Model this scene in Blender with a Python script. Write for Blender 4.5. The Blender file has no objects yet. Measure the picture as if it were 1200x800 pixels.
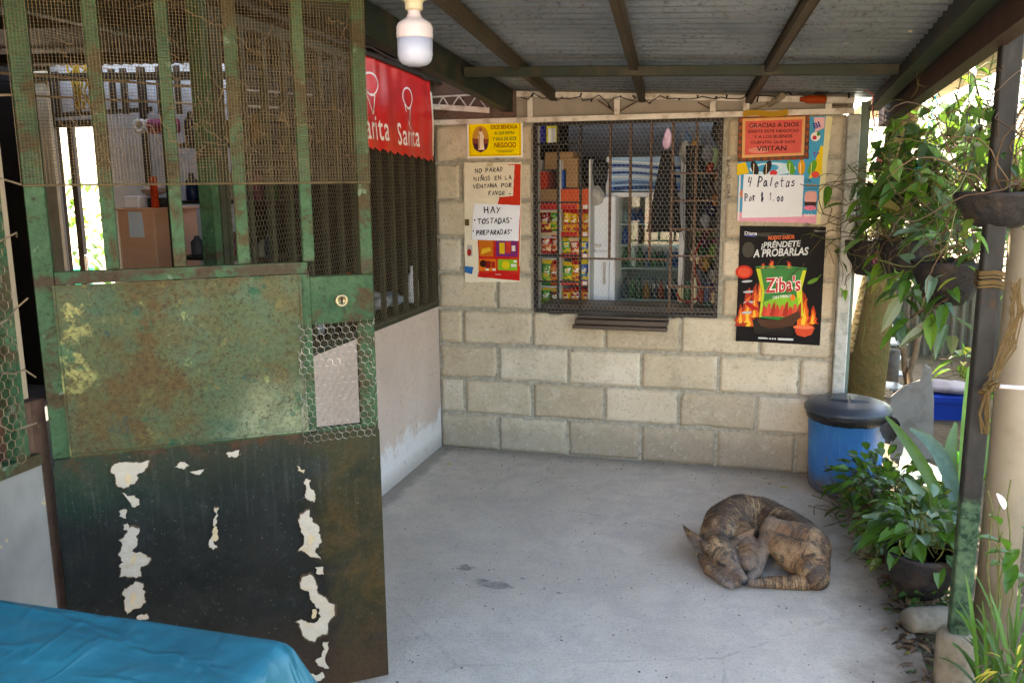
import bpy, math, random
from mathutils import Vector, Matrix, noise
from mathutils.geometry import tessellate_polygon
random.seed(7)
R=math.radians; PI=math.pi
sc=bpy.context.scene; COL=sc.collection
# ------------------------------------------------------------------ camera model (used to measure real points off known planes)
CAM=Vector((1.7063,-4.5575,1.5036)); YAW,PIT,ROL,FPX=-0.2735,0.1823,-0.0093,1019.95
_f=Vector((math.sin(YAW)*math.cos(PIT),math.cos(YAW)*math.cos(PIT),-math.sin(PIT)))
_r0=Vector((math.cos(YAW),-math.sin(YAW),0)); _u0=_r0.cross(_f)
_r=_r0*math.cos(ROL)+_u0*math.sin(ROL); _u=-_r0*math.sin(ROL)+_u0*math.cos(ROL)
def on(x,y,axis,val):
    d=_f+_r*((x-600)/FPX)+_u*((400-y)/FPX); t=(val-CAM[axis])/d[axis]; return CAM+d*t
def onY(x,y,Y): return on(x,y,1,Y)
def onX(x,y,X): return on(x,y,0,X)
def onZ(x,y,Z): return on(x,y,2,Z)
def dep(x,y,d): return CAM+(_f+_r*((x-600)/FPX)+_u*((400-y)/FPX))*d
cd=bpy.data.cameras.new('camera'); cam=bpy.data.objects.new('camera',cd); COL.objects.link(cam)
cam.matrix_world=Matrix(((_r.x,_u.x,-_f.x,CAM.x),(_r.y,_u.y,-_f.y,CAM.y),(_r.z,_u.z,-_f.z,CAM.z),(0,0,0,1)))
cd.sensor_width=36; cd.lens=36*FPX/1200; cd.clip_start=.05; cd.clip_end=500
cd.dof.use_dof=True; cd.dof.focus_distance=4.5; cd.dof.aperture_fstop=8
sc.camera=cam

# ------------------------------------------------------------------ materials
def lin(c):
    if isinstance(c,str):
        c=c.lstrip('#'); c=tuple(int(c[i:i+2],16)/255 for i in (0,2,4))
        return tuple((x/12.92 if x<=.04045 else ((x+.055)/1.055)**2.4) for x in c)
    return tuple(c)
class NT:
    def __init__(s,name):
        s.m=bpy.data.materials.new(name); s.m.use_nodes=True; s.t=s.m.node_tree; s.n=s.t.nodes; s.l=s.t.links
        s.b=s.n['Principled BSDF']; tc=s.n.new('ShaderNodeTexCoord'); s.obj=tc.outputs['Object']
    def lk(s,a,b): s.l.new(a,b)
    def val(s,sock,v):
        if hasattr(v,'links') or hasattr(v,'is_linked'): s.l.new(v,sock)
        else:
            if isinstance(v,(tuple,list)) and len(v)==3 and sock.type=='RGBA': v=(*v,1)
            sock.default_value=v
    def map(s,scale=(1,1,1),loc=(0,0,0),vec=None,rot=(0,0,0)):
        m=s.n.new('ShaderNodeMapping'); s.lk(vec or s.obj,m.inputs[0]); m.inputs['Scale'].default_value=scale; m.inputs['Location'].default_value=loc; m.inputs['Rotation'].default_value=rot; return m.outputs[0]
    def noise(s,scale,detail=4,rough=.6,vec=None,dist=0):
        m=s.n.new('ShaderNodeTexNoise'); s.lk(vec or s.obj,m.inputs['Vector']); m.inputs['Scale'].default_value=scale; m.inputs['Detail'].default_value=detail; m.inputs['Roughness'].default_value=rough; m.inputs['Distortion'].default_value=dist; return m.outputs['Fac']
    def vor(s,scale,out='Distance',vec=None,feat='F1'):
        m=s.n.new('ShaderNodeTexVoronoi'); m.feature=feat; s.lk(vec or s.obj,m.inputs['Vector']); m.inputs['Scale'].default_value=scale; return m.outputs[out]
    def ramp(s,fac,stops,interp='LINEAR'):
        m=s.n.new('ShaderNodeValToRGB'); s.val(m.inputs[0],fac); e=m.color_ramp; e.interpolation=interp
        while len(e.elements)<len(stops): e.elements.new(.5)
        for i,(p,c) in enumerate(stops):
            e.elements[i].position=p; c=(c,c,c) if isinstance(c,(int,float)) else lin(c); e.elements[i].color=(*c,1)
        return m.outputs[0]
    def mix(s,fac,a,b,mode='MIX'):
        m=s.n.new('ShaderNodeMix'); m.data_type='RGBA'; m.blend_type=mode; s.val(m.inputs[0],fac); 
        for k,v in ((6,a),(7,b)):
            if isinstance(v,str): v=lin(v)
            s.val(m.inputs[k],v)
        return m.outputs[2]
    def math(s,op,a,b=0.,c=0.,clamp=False):
        m=s.n.new('ShaderNodeMath'); m.operation=op; m.use_clamp=clamp
        for k,v in enumerate((a,b,c)): s.val(m.inputs[k],v)
        return m.outputs[0]
    def attr(s,name,out='Fac'):
        m=s.n.new('ShaderNodeAttribute'); m.attribute_name=name; return m.outputs[out]
    def sep(s,vec=None):
        m=s.n.new('ShaderNodeSeparateXYZ'); s.lk(vec or s.obj,m.inputs[0]); return m.outputs
    def bump(s,h,strength=.3,dist=.01,prev=None):
        m=s.n.new('ShaderNodeBump'); s.val(m.inputs['Height'],h); m.inputs['Strength'].default_value=strength; m.inputs['Distance'].default_value=dist
        if prev: s.lk(prev,m.inputs['Normal'])
        s.lk(m.outputs[0],s.b.inputs['Normal']); return m.outputs[0]
    def fin(s,col,rough=.6,metal=0.,spec=None):
        if isinstance(col,str): col=lin(col)
        s.val(s.b.inputs['Base Color'],col); s.val(s.b.inputs['Roughness'],rough); s.val(s.b.inputs['Metallic'],metal)
        if spec is not None: s.b.inputs['Specular IOR Level'].default_value=spec
        return s.m
def simple(name,c,rough=.6,metal=0.,var=.25,scale=12,bump=.15,bscale=60,bd=.003,spec=None,c2=None):
    t=NT(name); a=lin(c); b=lin(c2) if c2 else tuple(x*(1-var) for x in a); hi=tuple(min(1,x*(1+var*.6)) for x in a)
    n=t.noise(scale,6,.65); col=t.ramp(n,[(.3,b),(.5,a),(.72,hi)])
    if bump: t.bump(t.noise(bscale,4),bump,bd)
    return t.fin(col,rough,metal,.28 if spec is None else spec)
_pm={}
def pm(c,rough=.5):                       # printed ink / plain small-object colour
    k=(c,rough)
    if k not in _pm:
        t=NT('ink'); a=lin(c); n=t.noise(25,3); _pm[k]=t.fin(t.ramp(n,[(.3,tuple(x*.88 for x in a)),(.7,a)]),rough,0.,.12)
    return _pm[k]

def mk_block():
    t=NT('concrete_block'); rnd=t.attr('rnd'); big=t.noise(3,4); fine=t.noise(70,6,.75); x=t.sep()
    base=t.ramp(rnd,[(0,(.42,.345,.245)),(.25,(.53,.445,.325)),(.5,(.62,.53,.395)),(.75,(.57,.505,.405)),(1,(.68,.60,.47))])
    base=t.mix(t.ramp(big,[(.35,0),(.7,.6)]),base,(.42,.345,.23)); base=t.mix(t.ramp(t.noise(9,7,.75,vec=t.map(loc=(3,3,3))),[(.50,0),(.72,.6)]),base,(.30,.25,.175))
    base=t.mix(t.ramp(t.noise(6,6,.7,vec=t.map(loc=(9,1,3))),[(.56,0),(.72,.5)]),base,(.66,.60,.50))
    dz=t.math('ADD',x[2],t.math('MULTIPLY',t.noise(12,6,.7),-.22)); base=t.mix(t.ramp(dz,[(-.0,.55),(.12,0)]),base,(.26,.225,.18))
    base=t.mix(t.ramp(fine,[(.34,.6),(.45,0)]),base,(.20,.165,.12)); base=t.mix(t.ramp(t.noise(45,3,.6),[(.60,0),(.70,.45)]),base,(.62,.58,.50))
    pits=t.ramp(t.vor(85),[(.0,0),(.26,1)]); pk=t.ramp(t.noise(30,3),[(.46,1),(.54,0)]); pit=t.math('MAXIMUM',pits,pk); base=t.mix(pit,t.mix(.42,base,(.10,.085,.065)),base)
    n=t.bump(fine,.55,.005); t.bump(pit,.5,.005,n)
    return t.fin(base,.95,0,.15)
def mk_mortar():
    t=NT('mortar'); n=t.noise(40,5,.7); col=t.ramp(n,[(.3,(.19,.175,.13)),(.5,(.33,.30,.235)),(.7,(.45,.41,.33))])
    t.bump(t.noise(120,4),.6,.004); return t.fin(col,.95)
def mk_floor():
    t=NT('concrete_floor'); big=t.noise(1.1,6,.65); mid=t.noise(6,7,.75,dist=.4); fine=t.noise(95,5,.75); x=t.sep()
    c=t.ramp(big,[(.3,(.45,.395,.325)),(.5,(.57,.505,.425)),(.7,(.64,.58,.50))])
    c=t.mix(t.ramp(mid,[(.38,.65),(.58,0)]),c,(.42,.38,.335)); c=t.mix(t.ramp(t.noise(3.2,8,.8,vec=t.map((1,1,1),(5,2,1)),dist=.8),[(.55,0),(.66,.4)]),c,(.62,.605,.58))
    c=t.mix(t.ramp(t.noise(16,7,.8,dist=.8),[(.57,0),(.66,.4)]),c,(.33,.295,.25))
    c=t.mix(t.ramp(fine,[(.34,.6),(.46,0)]),c,(.22,.20,.175)); c=t.mix(t.ramp(fine,[(.58,0),(.68,.4)]),c,(.66,.65,.62))
    c=t.mix(t.ramp(t.noise(150,2,.5),[(.68,0),(.73,.6)]),c,(.16,.14,.12)); c=t.mix(t.ramp(t.noise(34,3,.5,vec=t.map(loc=(9,2,1))),[(.70,0),(.73,.8)]),c,(.13,.10,.08))
    ck=t.vor(.75,'Distance',t.map(loc=(.3,.1,0)),'DISTANCE_TO_EDGE') ; wob=t.math('ADD',ck,t.math('MULTIPLY',t.math('SUBTRACT',t.noise(9,6,.7),.5),.05)); crack=t.math('MULTIPLY',t.ramp(t.math('ABSOLUTE',wob),[(.0,1),(.0013,0)]),t.ramp(t.noise(1.3,3),[(.52,0),(.62,.4)])); c=t.mix(crack,c,(.17,.155,.14))
    e=t.math('ADD',x[0],t.math('MULTIPLY',t.noise(6,5),.35)); c=t.mix(t.ramp(t.math('SUBTRACT',e,1.95),[(.22,0),(.45,.9)]),c,(.11,.09,.07))
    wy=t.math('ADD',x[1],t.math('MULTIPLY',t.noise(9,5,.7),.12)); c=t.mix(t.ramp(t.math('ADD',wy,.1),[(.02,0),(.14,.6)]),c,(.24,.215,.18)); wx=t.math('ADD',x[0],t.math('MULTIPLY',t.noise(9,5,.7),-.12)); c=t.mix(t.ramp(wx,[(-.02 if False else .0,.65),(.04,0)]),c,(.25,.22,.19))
    n=t.bump(t.noise(22,7,.8),.6,.010); n=t.bump(fine,.8,.005,n); t.bump(crack,-.5,.004,n)
    return t.fin(c,t.ramp(mid,[(.3,.65),(.7,.9)]),0,.3)
def mk_plaster():
    t=NT('pink_plaster'); x=t.sep(); big=t.noise(2.2,5); c=t.ramp(big,[(.3,(.46,.35,.29)),(.6,(.56,.44,.375)),(.8,(.60,.50,.44))])
    c=t.mix(t.ramp(t.noise(7,5,.7),[(.62,0),(.72,.4)]),c,(.44,.34,.26))
    h=t.math('ADD',x[2],t.math('MULTIPLY',t.noise(9,5,.7),-.35)); c=t.mix(t.ramp(h,[(0.0,.9),(.06,0)]),c,(.68,.66,.64))
    c=t.mix(t.ramp(t.noise(30,5,.7),[(.3,.6),(.44,0)]),c,(.30,.24,.19)); c=t.mix(t.ramp(t.noise(16,5,.75,vec=t.map((1,.5,2.2),(4,2,1))),[(.64,0),(.68,.7)]),c,(.72,.69,.66)); c=t.mix(t.ramp(x[2],[(.02,.6),(.10,0)]),c,(.28,.24,.20))
    # faint joints of the blocks under the render
    br=t.n.new('ShaderNodeTexBrick'); t.lk(t.map(rot=(R(90),0,R(90)) ,loc=(0,0,0)),br.inputs[0])
    n=t.bump(t.noise(60,5,.7),.4,.004); t.bump(t.noise(9,3),.3,.01,n); return t.fin(c,.85)
def mk_greywall():
    t=NT('grey_plaster'); c=t.ramp(t.noise(4,5),[(.3,(.15,.14,.122)),(.5,(.20,.188,.165)),(.65,(.24,.226,.20))])
    c=t.mix(t.ramp(t.noise(11,4,.6),[(.62,0),(.65,.85)]),c,(.42,.29,.15))
    t.bump(t.noise(70,5,.7),.5,.004); return t.fin(c,.85)
def mk_doorpaint(name,kind):
    t=NT(name); x=t.sep(); k_=.42 if kind=='panel' else .8; n1=t.noise(5*k_,9,.70,dist=.3); n2=t.noise(8*k_,10,.72,vec=t.map(loc=(4,1,8)),dist=.5); n3=t.noise(20*k_,8,.72,vec=t.map(loc=(7,3,2)),dist=.3); n4=t.noise(12*k_,9,.72,vec=t.map(loc=(1,9,5)),dist=.4)
    fine=t.noise(75,6,.75); spk=t.noise(150,2,.6,vec=t.map(loc=(2,5,5)))
    if kind=='panel':
        c=t.ramp(n1,[(.30,(.012,.045,.028)),(.42,(.036,.078,.044)),(.54,(.062,.082,.036)),(.66,(.062,.110,.066)),(.78,(.09,.085,.03))])
        c=t.mix(t.ramp(n4,[(.46,0),(.60,.6)]),c,(.085,.065,.022))
        c=t.mix(t.ramp(n2,[(.51,0),(.60,.75)]),c,(.085,.050,.020))
        ex=t.math('ADD',x[0],t.math('MULTIPLY',t.math('SUBTRACT',n2,.5),.5))
        pale=t.math('MULTIPLY',t.ramp(ex,[(.38,0),(.50,1)]),t.ramp(x[2],[(.86,1),(1.14,.05)])); c=t.mix(t.math('MULTIPLY',pale,t.ramp(n3,[(.35,.3),(.6,1)])),c,(.24,.26,.15))
        yl=t.math('MULTIPLY',t.ramp(ex,[(.04,1),(.17,0)]),t.ramp(n3,[(.56,0),(.60,.9)])); c=t.mix(yl,c,(.27,.26,.09))
        c=t.mix(t.ramp(n3,[(.62,0),(.65,.85)]),c,(.20,.24,.09)); c=t.mix(t.ramp(t.noise(16,8,.75,vec=t.map(loc=(6,6,6)),dist=.5),[(.60,0),(.64,.75)]),c,(.13,.115,.04)); c=t.mix(t.ramp(t.noise(13,8,.75,vec=t.map(loc=(2,6,9)),dist=.5),[(.60,0),(.65,.7)]),c,(.018,.05,.045)); c=t.mix(t.ramp(t.noise(6,7,.7,vec=t.map(loc=(3,8,2))),[(.60,0),(.63,.8)]),c,(.012,.075,.04))
        c=t.mix(t.ramp(spk,[(.60,0),(.66,.8)]),c,(.045,.018,.01))
        c=t.mix(t.ramp(t.noise(36,4,.7,vec=t.map(loc=(8,8,1))),[(.62,0),(.66,.8)]),c,(.05,.045,.02))
    elif kind=='lower':
        c=t.ramp(n1,[(.3,(.004,.005,.0045)),(.55,(.010,.012,.0105)),(.75,(.024,.026,.022))])
        rz=t.math('ADD',x[0],t.math('MULTIPLY',t.math('SUBTRACT',n2,.5),.30))
        c=t.mix(t.ramp(rz,[(.63,0),(.69,.8)]),c,t.ramp(n4,[(.35,(.016,.018,.009)),(.52,(.040,.030,.009)),(.68,(.075,.045,.012))]))
        gz=t.math('ADD',x[2],t.math('MULTIPLY',t.math('SUBTRACT',n2,.5),.25))
        g=t.math('MULTIPLY',t.ramp(gz,[(.60,0),(.80,.9)]),t.ramp(x[0],[(.03,1),(.35,.3)])); c=t.mix(g,c,(.008,.035,.02))
        c=t.mix(t.ramp(gz,[(.70,0),(.80,.35)]),c,(.05,.045,.02))
        c=t.mix(t.math('MULTIPLY',t.ramp(gz,[(.76,0),(.82,.9)]),t.ramp(n3,[(.48,0),(.6,1)])),c,(.075,.03,.014))
        c=t.mix(t.ramp(t.noise(120,3,.7),[(.66,0),(.70,.7)]),c,(.11,.115,.10))
        c=t.mix(t.ramp(t.noise(26,8,.85),[(.55,0),(.72,.35)]),c,(.07,.075,.065))
        c=t.mix(t.math('MULTIPLY',t.ramp(t.noise(1,6,.7,vec=t.map((70,1,5))),[(.52,0),(.66,.5)]),t.ramp(x[2],[(.45,0),(.7,1)])),c,(.05,.055,.045))
        c=t.mix(t.ramp(x[2],[(.02,.8),(.3,0)]),c,(.05,.025,.014))
    else:
        c=t.ramp(n1,[(.3,(.012,.045,.020)),(.5,(.034,.082,.036)),(.7,(.065,.125,.060))])
        c=t.mix(t.ramp(n2,[(.50,0),(.58,.8)]),c,(.060,.032,.016))
        c=t.mix(t.ramp(fine,[(.34,.9),(.42,0)]),c,(.035,.016,.010))
        c=t.mix(t.ramp(n3,[(.62,0),(.66,.8)]),c,(.13,.19,.12))
        c=t.mix(t.ramp(x[2],[(1.45,0),(1.60,.55)]),c,(.055,.065,.03))
        c=t.mix(t.math('MULTIPLY',t.ramp(t.math('ABSOLUTE',t.math('SUBTRACT',x[2],1.275)),[(.01,.85),(.035,0)]),t.ramp(n4,[(.45,0),(.52,1)])),c,(.05,.026,.016))
    c=t.mix(t.ramp(fine,[(.35,.45),(.55,0)]),c,(.012,.010,.006))
    b=t.bump(n3,.45,.002); t.bump(fine,.4,.0015,b)
    return t.fin(c,t.ramp(n2,[(.4,.5),(.62,.85)]),0,.15)
def mk_roof(name,c1,c2,c3,rough=.5,metal=.35,pale_spots=False):
    t=NT(name); c=t.ramp(t.noise(1.6,5),[(.3,c1),(.65,c2)]); sp=t.noise(95,6,.8,vec=t.map((.6,.7,1)))
    c=t.mix(t.math('MULTIPLY',t.ramp(sp,[(.53,0),(.60,.9)]),t.ramp(t.noise(5,4),[(.35,.3),(.6,1)])),c,c3); c=t.mix(t.ramp(t.noise(9,6,.7),[(.55,0),(.75,.5)]),c,(.17,.16,.13))
    c=t.mix(t.ramp(t.noise(11,3,.5,vec=t.map(loc=(5,5,5))),[(.72,0),(.74,.9)]),c,(.16,.07,.04))
    if pale_spots: c=t.mix(t.ramp(t.noise(24,2,.5,vec=t.map(loc=(1,8,5))),[(.74,0),(.76,.9)]),c,(.6,.5,.36))  # sparse pale tan spots on the sheet
    t.bump(t.noise(50,4),.2,.002); return t.fin(c,rough,metal)
def mk_leaf(name,c1,c2,tr=.35,rough=.4):
    t=NT(name); v=t.attr('rnd'); c=t.ramp(v,[(0,c1),(.9,c2),(.93,c2),(1,(.20,.15,.03))]); c=t.mix(t.ramp(t.noise(55,4,.6),[(.66,0),(.70,.8)]),c,(.09,.06,.025)); c=t.mix(t.ramp(t.noise(30,3),[(.4,0),(.8,.35)]),c,tuple(min(1,q*1.5) for q in lin(c2)))
    t.fin(c,rough); tl=t.n.new('ShaderNodeBsdfTranslucent'); t.lk(t.mix(.5,c,(.25,.42,.04)),tl.inputs[0]); ms=t.n.new('ShaderNodeMixShader'); ms.inputs[0].default_value=tr
    out=t.n['Material Output']; t.lk(t.b.outputs[0],ms.inputs[1]); t.lk(tl.outputs[0],ms.inputs[2]); t.lk(ms.outputs[0],out.inputs[0]); return t.m
def mk_dog():
    t=NT('brindle_fur'); bc=t.attr('bc','Vector'); gray=t.attr('gray'); dark=t.attr('dark')
    st=t.noise(1,5,.65,vec=t.map((1,.5,1),vec=bc),dist=.9); st2=t.noise(2.6,4,.65,vec=t.map((1,.4,1),(5,3,1),vec=bc),dist=.5)
    patch=t.noise(9,3,.6)
    c=t.ramp(patch,[(.3,(.15,.070,.030)),(.5,(.27,.150,.068)),(.68,(.39,.265,.145))])
    m=t.math('ADD',t.math('MULTIPLY',st,.6),t.math('MULTIPLY',st2,.4)); m=t.math('ADD',m,t.math('MULTIPLY',t.math('SUBTRACT',patch,.5),-.16)); m=t.math('ADD',m,t.math('MULTIPLY',dark,.18))
    c=t.mix(t.ramp(m,[(.47,0),(.555,.9)]),c,(.034,.023,.017)); c=t.mix(t.ramp(t.noise(7,4,.6,vec=t.map(loc=(6,2,4))),[(.56,0),(.68,.5)]),c,(.15,.13,.12))
    fz=t.noise(160,3,.7,vec=t.map((1,1,1)))
    c=t.mix(t.math('MULTIPLY',gray,t.ramp(t.noise(40,4),[(.3,.55),(.6,1)])),c,(.20,.18,.165))
    c=t.mix(t.ramp(fz,[(.3,.45),(.55,0)]),c,(.02,.014,.012)); c=t.mix(t.ramp(fz,[(.55,0),(.75,.35)]),c,(.40,.32,.23))
    c=t.mix(t.attr('nose'),c,(.012,.012,.014))
    b=t.bump(t.noise(1.2,4,.7,vec=t.map((1,8,1),vec=bc)),.35,.003); t.bump(t.noise(60,4,.7),.25,.004,b); t.fin(c,t.math('SUBTRACT',.75,t.math('MULTIPLY',t.attr('nose'),.45)),0,.3)
    return t.m
def mk_vinyl():
    t=NT('blue_vinyl_cloth'); c=t.ramp(t.noise(4,5,.6),[(.3,(.003,.070,.105)),(.6,(.006,.105,.15)),(.8,(.012,.15,.21))]); c=t.mix(t.ramp(t.noise(60,4,.7),[(.68,0),(.74,.4)]),c,(.10,.22,.28))
    def crease(vec,sc_): return t.ramp(t.math('ABSOLUTE',t.math('SUBTRACT',t.noise(sc_,3,.5,vec=vec,dist=.6),.5)),[(0,1),(.05,.25),(.14,0)])
    n=t.bump(crease(t.map((1,3.2,1),(0,0,0),rot=(0,0,R(28))),2.2),.45,.012); n=t.bump(crease(t.map((2.6,1,1),(3,1,0),rot=(0,0,R(-12))),2.2),.3,.008,n); t.bump(t.noise(30,4),.25,.003,n); return t.fin(c,.4,0,.4)
def mk_wood(name,c1,c2,sc=(3,30,30),rough=.6):
    t=NT(name); n=t.noise(1,6,.6,vec=t.map(sc),dist=.6); c=t.ramp(n,[(.3,c1),(.7,c2)]); t.bump(n,.3,.002); return t.fin(c,rough)
def mk_glass(name,tint=(.8,.9,.9),a=.04):
    t=NT(name); t.fin(tint,.05); tb=t.n.new('ShaderNodeBsdfTransparent'); tb.inputs[0].default_value=(*tint,1); gl=t.n.new('ShaderNodeBsdfGlossy'); gl.inputs['Roughness'].default_value=.03
    ms=t.n.new('ShaderNodeMixShader'); ms.inputs[0].default_value=a; t.lk(tb.outputs[0],ms.inputs[1]); t.lk(gl.outputs[0],ms.inputs[2]); t.lk(ms.outputs[0],t.n['Material Output'].inputs[0]); return t.m
def mk_pole():
    t=NT('pole_paint'); x=t.sep(); n=t.noise(9,6,.7,vec=t.map((1,1,.4))); c=t.ramp(n,[(.3,(.012,.012,.012)),(.55,(.028,.028,.026)),(.75,(.055,.05,.045))])
    h=t.math('ADD',x[2],t.math('MULTIPLY',n,.12)); c=t.mix(t.ramp(h,[(.47,.9),(.50,0)]),c,t.ramp(t.noise(26,5,.7),[(.38,(.010,.028,.018)),(.5,(.05,.10,.055)),(.7,(.11,.16,.09))]))
    c=t.mix(t.ramp(t.noise(18,6,.75,vec=t.map((1,1,.35),(4,4,4))),[(.58,0),(.66,.8)]),c,(.07,.035,.015)); t.bump(n,.2,.002); return t.fin(c,.6,0,.12)
def mk_barrel():
    t=NT('scuffed_blue_plastic'); x=t.sep(); c=t.ramp(t.noise(5,5,.6),[(.3,(.02,.12,.38)),(.6,(.035,.19,.50)),(.8,(.06,.25,.56))])
    c=t.mix(t.ramp(t.noise(1,6,.7,vec=t.map((60,60,5))),[(.58,0),(.66,.4)]),c,(.14,.34,.60)); c=t.mix(t.ramp(t.math('ADD',x[2],t.math('MULTIPLY',t.noise(14,5,.7),-.10)),[(-.0,.8),(.06,0)]),c,(.10,.09,.08)); c=t.mix(t.ramp(t.noise(90,4,.7),[(.64,0),(.70,.5)]),c,(.20,.26,.30))
    t.bump(t.noise(6,3),.3,.01); return t.fin(c,.42,0,.35)
MT=dict(
 block=mk_block(),mortar=mk_mortar(),floor=mk_floor(),plaster=mk_plaster(),grey=mk_greywall(),
 dpanel=mk_doorpaint('weathered_panel_paint','panel'),dlow=mk_doorpaint('black_door_paint','lower'),dgreen=mk_doorpaint('green_door_paint','frame'),
 roof=mk_roof('galvanised_sheet',(.13,.155,.175),(.25,.285,.31),(.035,.035,.03),rough=.36,metal=.45,pale_spots=True),roofd=mk_roof('old_red_sheet',(.10,.055,.045),(.16,.10,.08),(.03,.02,.02),.7,.1),
 roofb=mk_roof('brown_sheet',(.07,.042,.03),(.15,.11,.08),(.02,.012,.01),.5,.3),
 beam=simple('dark_green_steel',(.016,.024,.017),.55,.1,.45,6,.2,c2=(.07,.05,.03)),purlin=simple('brown_primer_steel',(.05,.036,.020),.6,.1,.45,8,.2,c2=(.03,.033,.018)),
 rust=simple('rusty_steel',(.10,.055,.035),.8,.1,.5,20,.3),redbeam=simple('red_oxide_steel',(.04,.022,.016),.6,.1,.4,8,.2),
 white=simple('aged_white_steel',(.60,.56,.50),.5,0,.3,14,.15,c2=(.30,.22,.15)),bar=simple('dark_bar_steel',(.022,.016,.013),.6,.2,.5,20,.3),barg=simple('dark_green_bar',(.035,.036,.02),.6,.1,.5,16,.3),
 wire=simple('galvanised_wire',(.50,.50,.47),.45,.6,.3,30,0),wired=simple('rusty_wire',(.17,.125,.075),.6,.3,.5,30,0),cloth=simple('brown_mesh_wire',(.13,.095,.048),.6,.2,.45,8,0,c2=(.06,.042,.02)),
 wirel=simple('bright_wire',(.38,.37,.33),.4,.5,.4,20,0,c2=(.2,.15,.1)),
 cream=simple('cream_bakelite',(.40,.36,.24),.35,0,.12,10,.02),lampw=simple('pinkish_white_plastic',(.44,.39,.39),.4,0,.06,10,0),diff=simple('opal_diffuser',(.31,.34,.42),.3,0,.05,10,0),
 red=simple('red_vinyl',(.62,.022,.022),.32,0,.25,5,.1,30),whitep=simple('white_paper',(.78,.79,.84),.7,0,.06,8,.1,20),creamp=simple('cream_paper',(.74,.66,.50),.75,0,.12,8,.1),
 torn=simple('torn_paper',(.38,.335,.26),.85,0,.15,26,.6,60,c2=(.40,.31,.19)),tornc=simple('paper_backing',(.44,.34,.20),.85,0,.2,26,.5,60),residue=simple('glue_residue',(.06,.04,.022),.85,0,.5,40,.5,80,c2=(.02,.018,.014)),
 blue=simple('blue_plastic',(.035,.19,.50),.42,0,.2,3,.1,40,c2=(.02,.10,.33)),black=simple('black_plastic',(.018,.018,.02),.4,0,.4,10,.2),bag=simple('black_bin_bag',(.015,.015,.017),.25,0,.4,10,.5,90,.01),
 lid=simple('dark_lid_plastic',(.035,.045,.06),.33,0,.3,7,.1),
 table=mk_vinyl(),
 pole=mk_pole(),conc=simple('rough_concrete',(.20,.175,.13),.9,0,.5,14,.7,50,.006,c2=(.08,.085,.06)),pvc=simple('dirty_white_pipe',(.26,.215,.15),.5,0,.25,5,.15,c2=(.20,.15,.08)),
 soil=simple('soil',(.07,.05,.035),.95,0,.5,14,.9,30,.03),earth=simple('garden_earth',(.10,.075,.05),.95,0,.45,6,.9,20,.03,c2=(.05,.045,.025)),yard=simple('sunlit_yard',(.42,.32,.22),.95,0,.2,2,.3),
 trunk=simple('mossy_bark',(.13,.085,.025),.9,0,.5,9,.9,25,.02,c2=(.085,.085,.02)),twig=simple('twig',(.075,.045,.025),.8,0,.4,20,.3),stem=simple('green_stem',(.10,.11,.03),.7,0,.4,15,.2),root=simple('dry_root',(.13,.085,.045),.85,0,.5,12,.3),
 rope=simple('nylon_rope',(.10,.065,.022),.8,0,.3,30,.6,200),pink=simple('pink_string',(.62,.16,.18),.6),teal=simple('teal_string',(.02,.35,.42),.5),cable=simple('dark_cable',(.03,.025,.022),.6),
 leafd=mk_leaf('dark_leaf',(.010,.032,.008),(.025,.075,.012),.2),leafm=mk_leaf('green_leaf',(.022,.075,.010),(.055,.16,.018),.35),leafl=mk_leaf('lime_leaf',(.05,.15,.012),(.13,.27,.025),.35),leafg=mk_leaf('grey_green_leaf',(.045,.10,.065),(.11,.20,.14),.15,.3),leafy=mk_leaf('yellow_leaf',(.45,.40,.06),(.62,.50,.08),.4),
 fence=mk_roof('old_fence_sheet',(.09,.09,.08),(.15,.145,.125),(.04,.03,.02),.6,.2),fibre=simple('fibre_cement',(.15,.14,.125),.9,0,.3,6,.5,c2=(.08,.07,.055)),
 cabinet=mk_wood('salmon_laminate',(.80,.38,.22),(.88,.48,.30),(2,2,10),.4),beige=simple('beige_board',(.36,.28,.18),.75,0,.2,5,.2),beigew=simple('beige_roof_sheet',(.50,.40,.26),.7,0,.25,5,.2),
 dark=simple('interior_shade_dark',(.020,.016,.012),.9,0,.3,3,.2,spec=.03),inwall=simple('grey_block_inside',(.42,.40,.38),.85,0,.25,4,.4),fridge=simple('white_enamel',(.74,.78,.84),.3,0,.05,4,0),shelf=simple('shelf_white',(.55,.55,.53),.5,0,.15,8,0),  # dark: near-black colour that carries the left room's shade
 ledge=mk_wood('dark_ledge_wood',(.03,.02,.015),(.075,.05,.035),(4,30,30),.5),glass=mk_glass('cooler_glass'),steel=simple('plain_steel',(.5,.5,.5),.35,.8,.2,20,0),
 fabric=simple('black_fabric',(.012,.011,.012),.9,0,.3,20,.4,150),mint=simple('mint_wall',(.50,.66,.52),.8,0,.2,3,.2),sign_wood=simple('sign_burnt_edge',(.09,.035,.02),.6,0,.7,16,.2,c2=(.02,.012,.01)),
 dogm=mk_dog(),skybluebag=simple('blue_bag',(.02,.08,.35),.3),card=simple('cardboard',(.30,.17,.075),.85,0,.2,6,.1))

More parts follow.
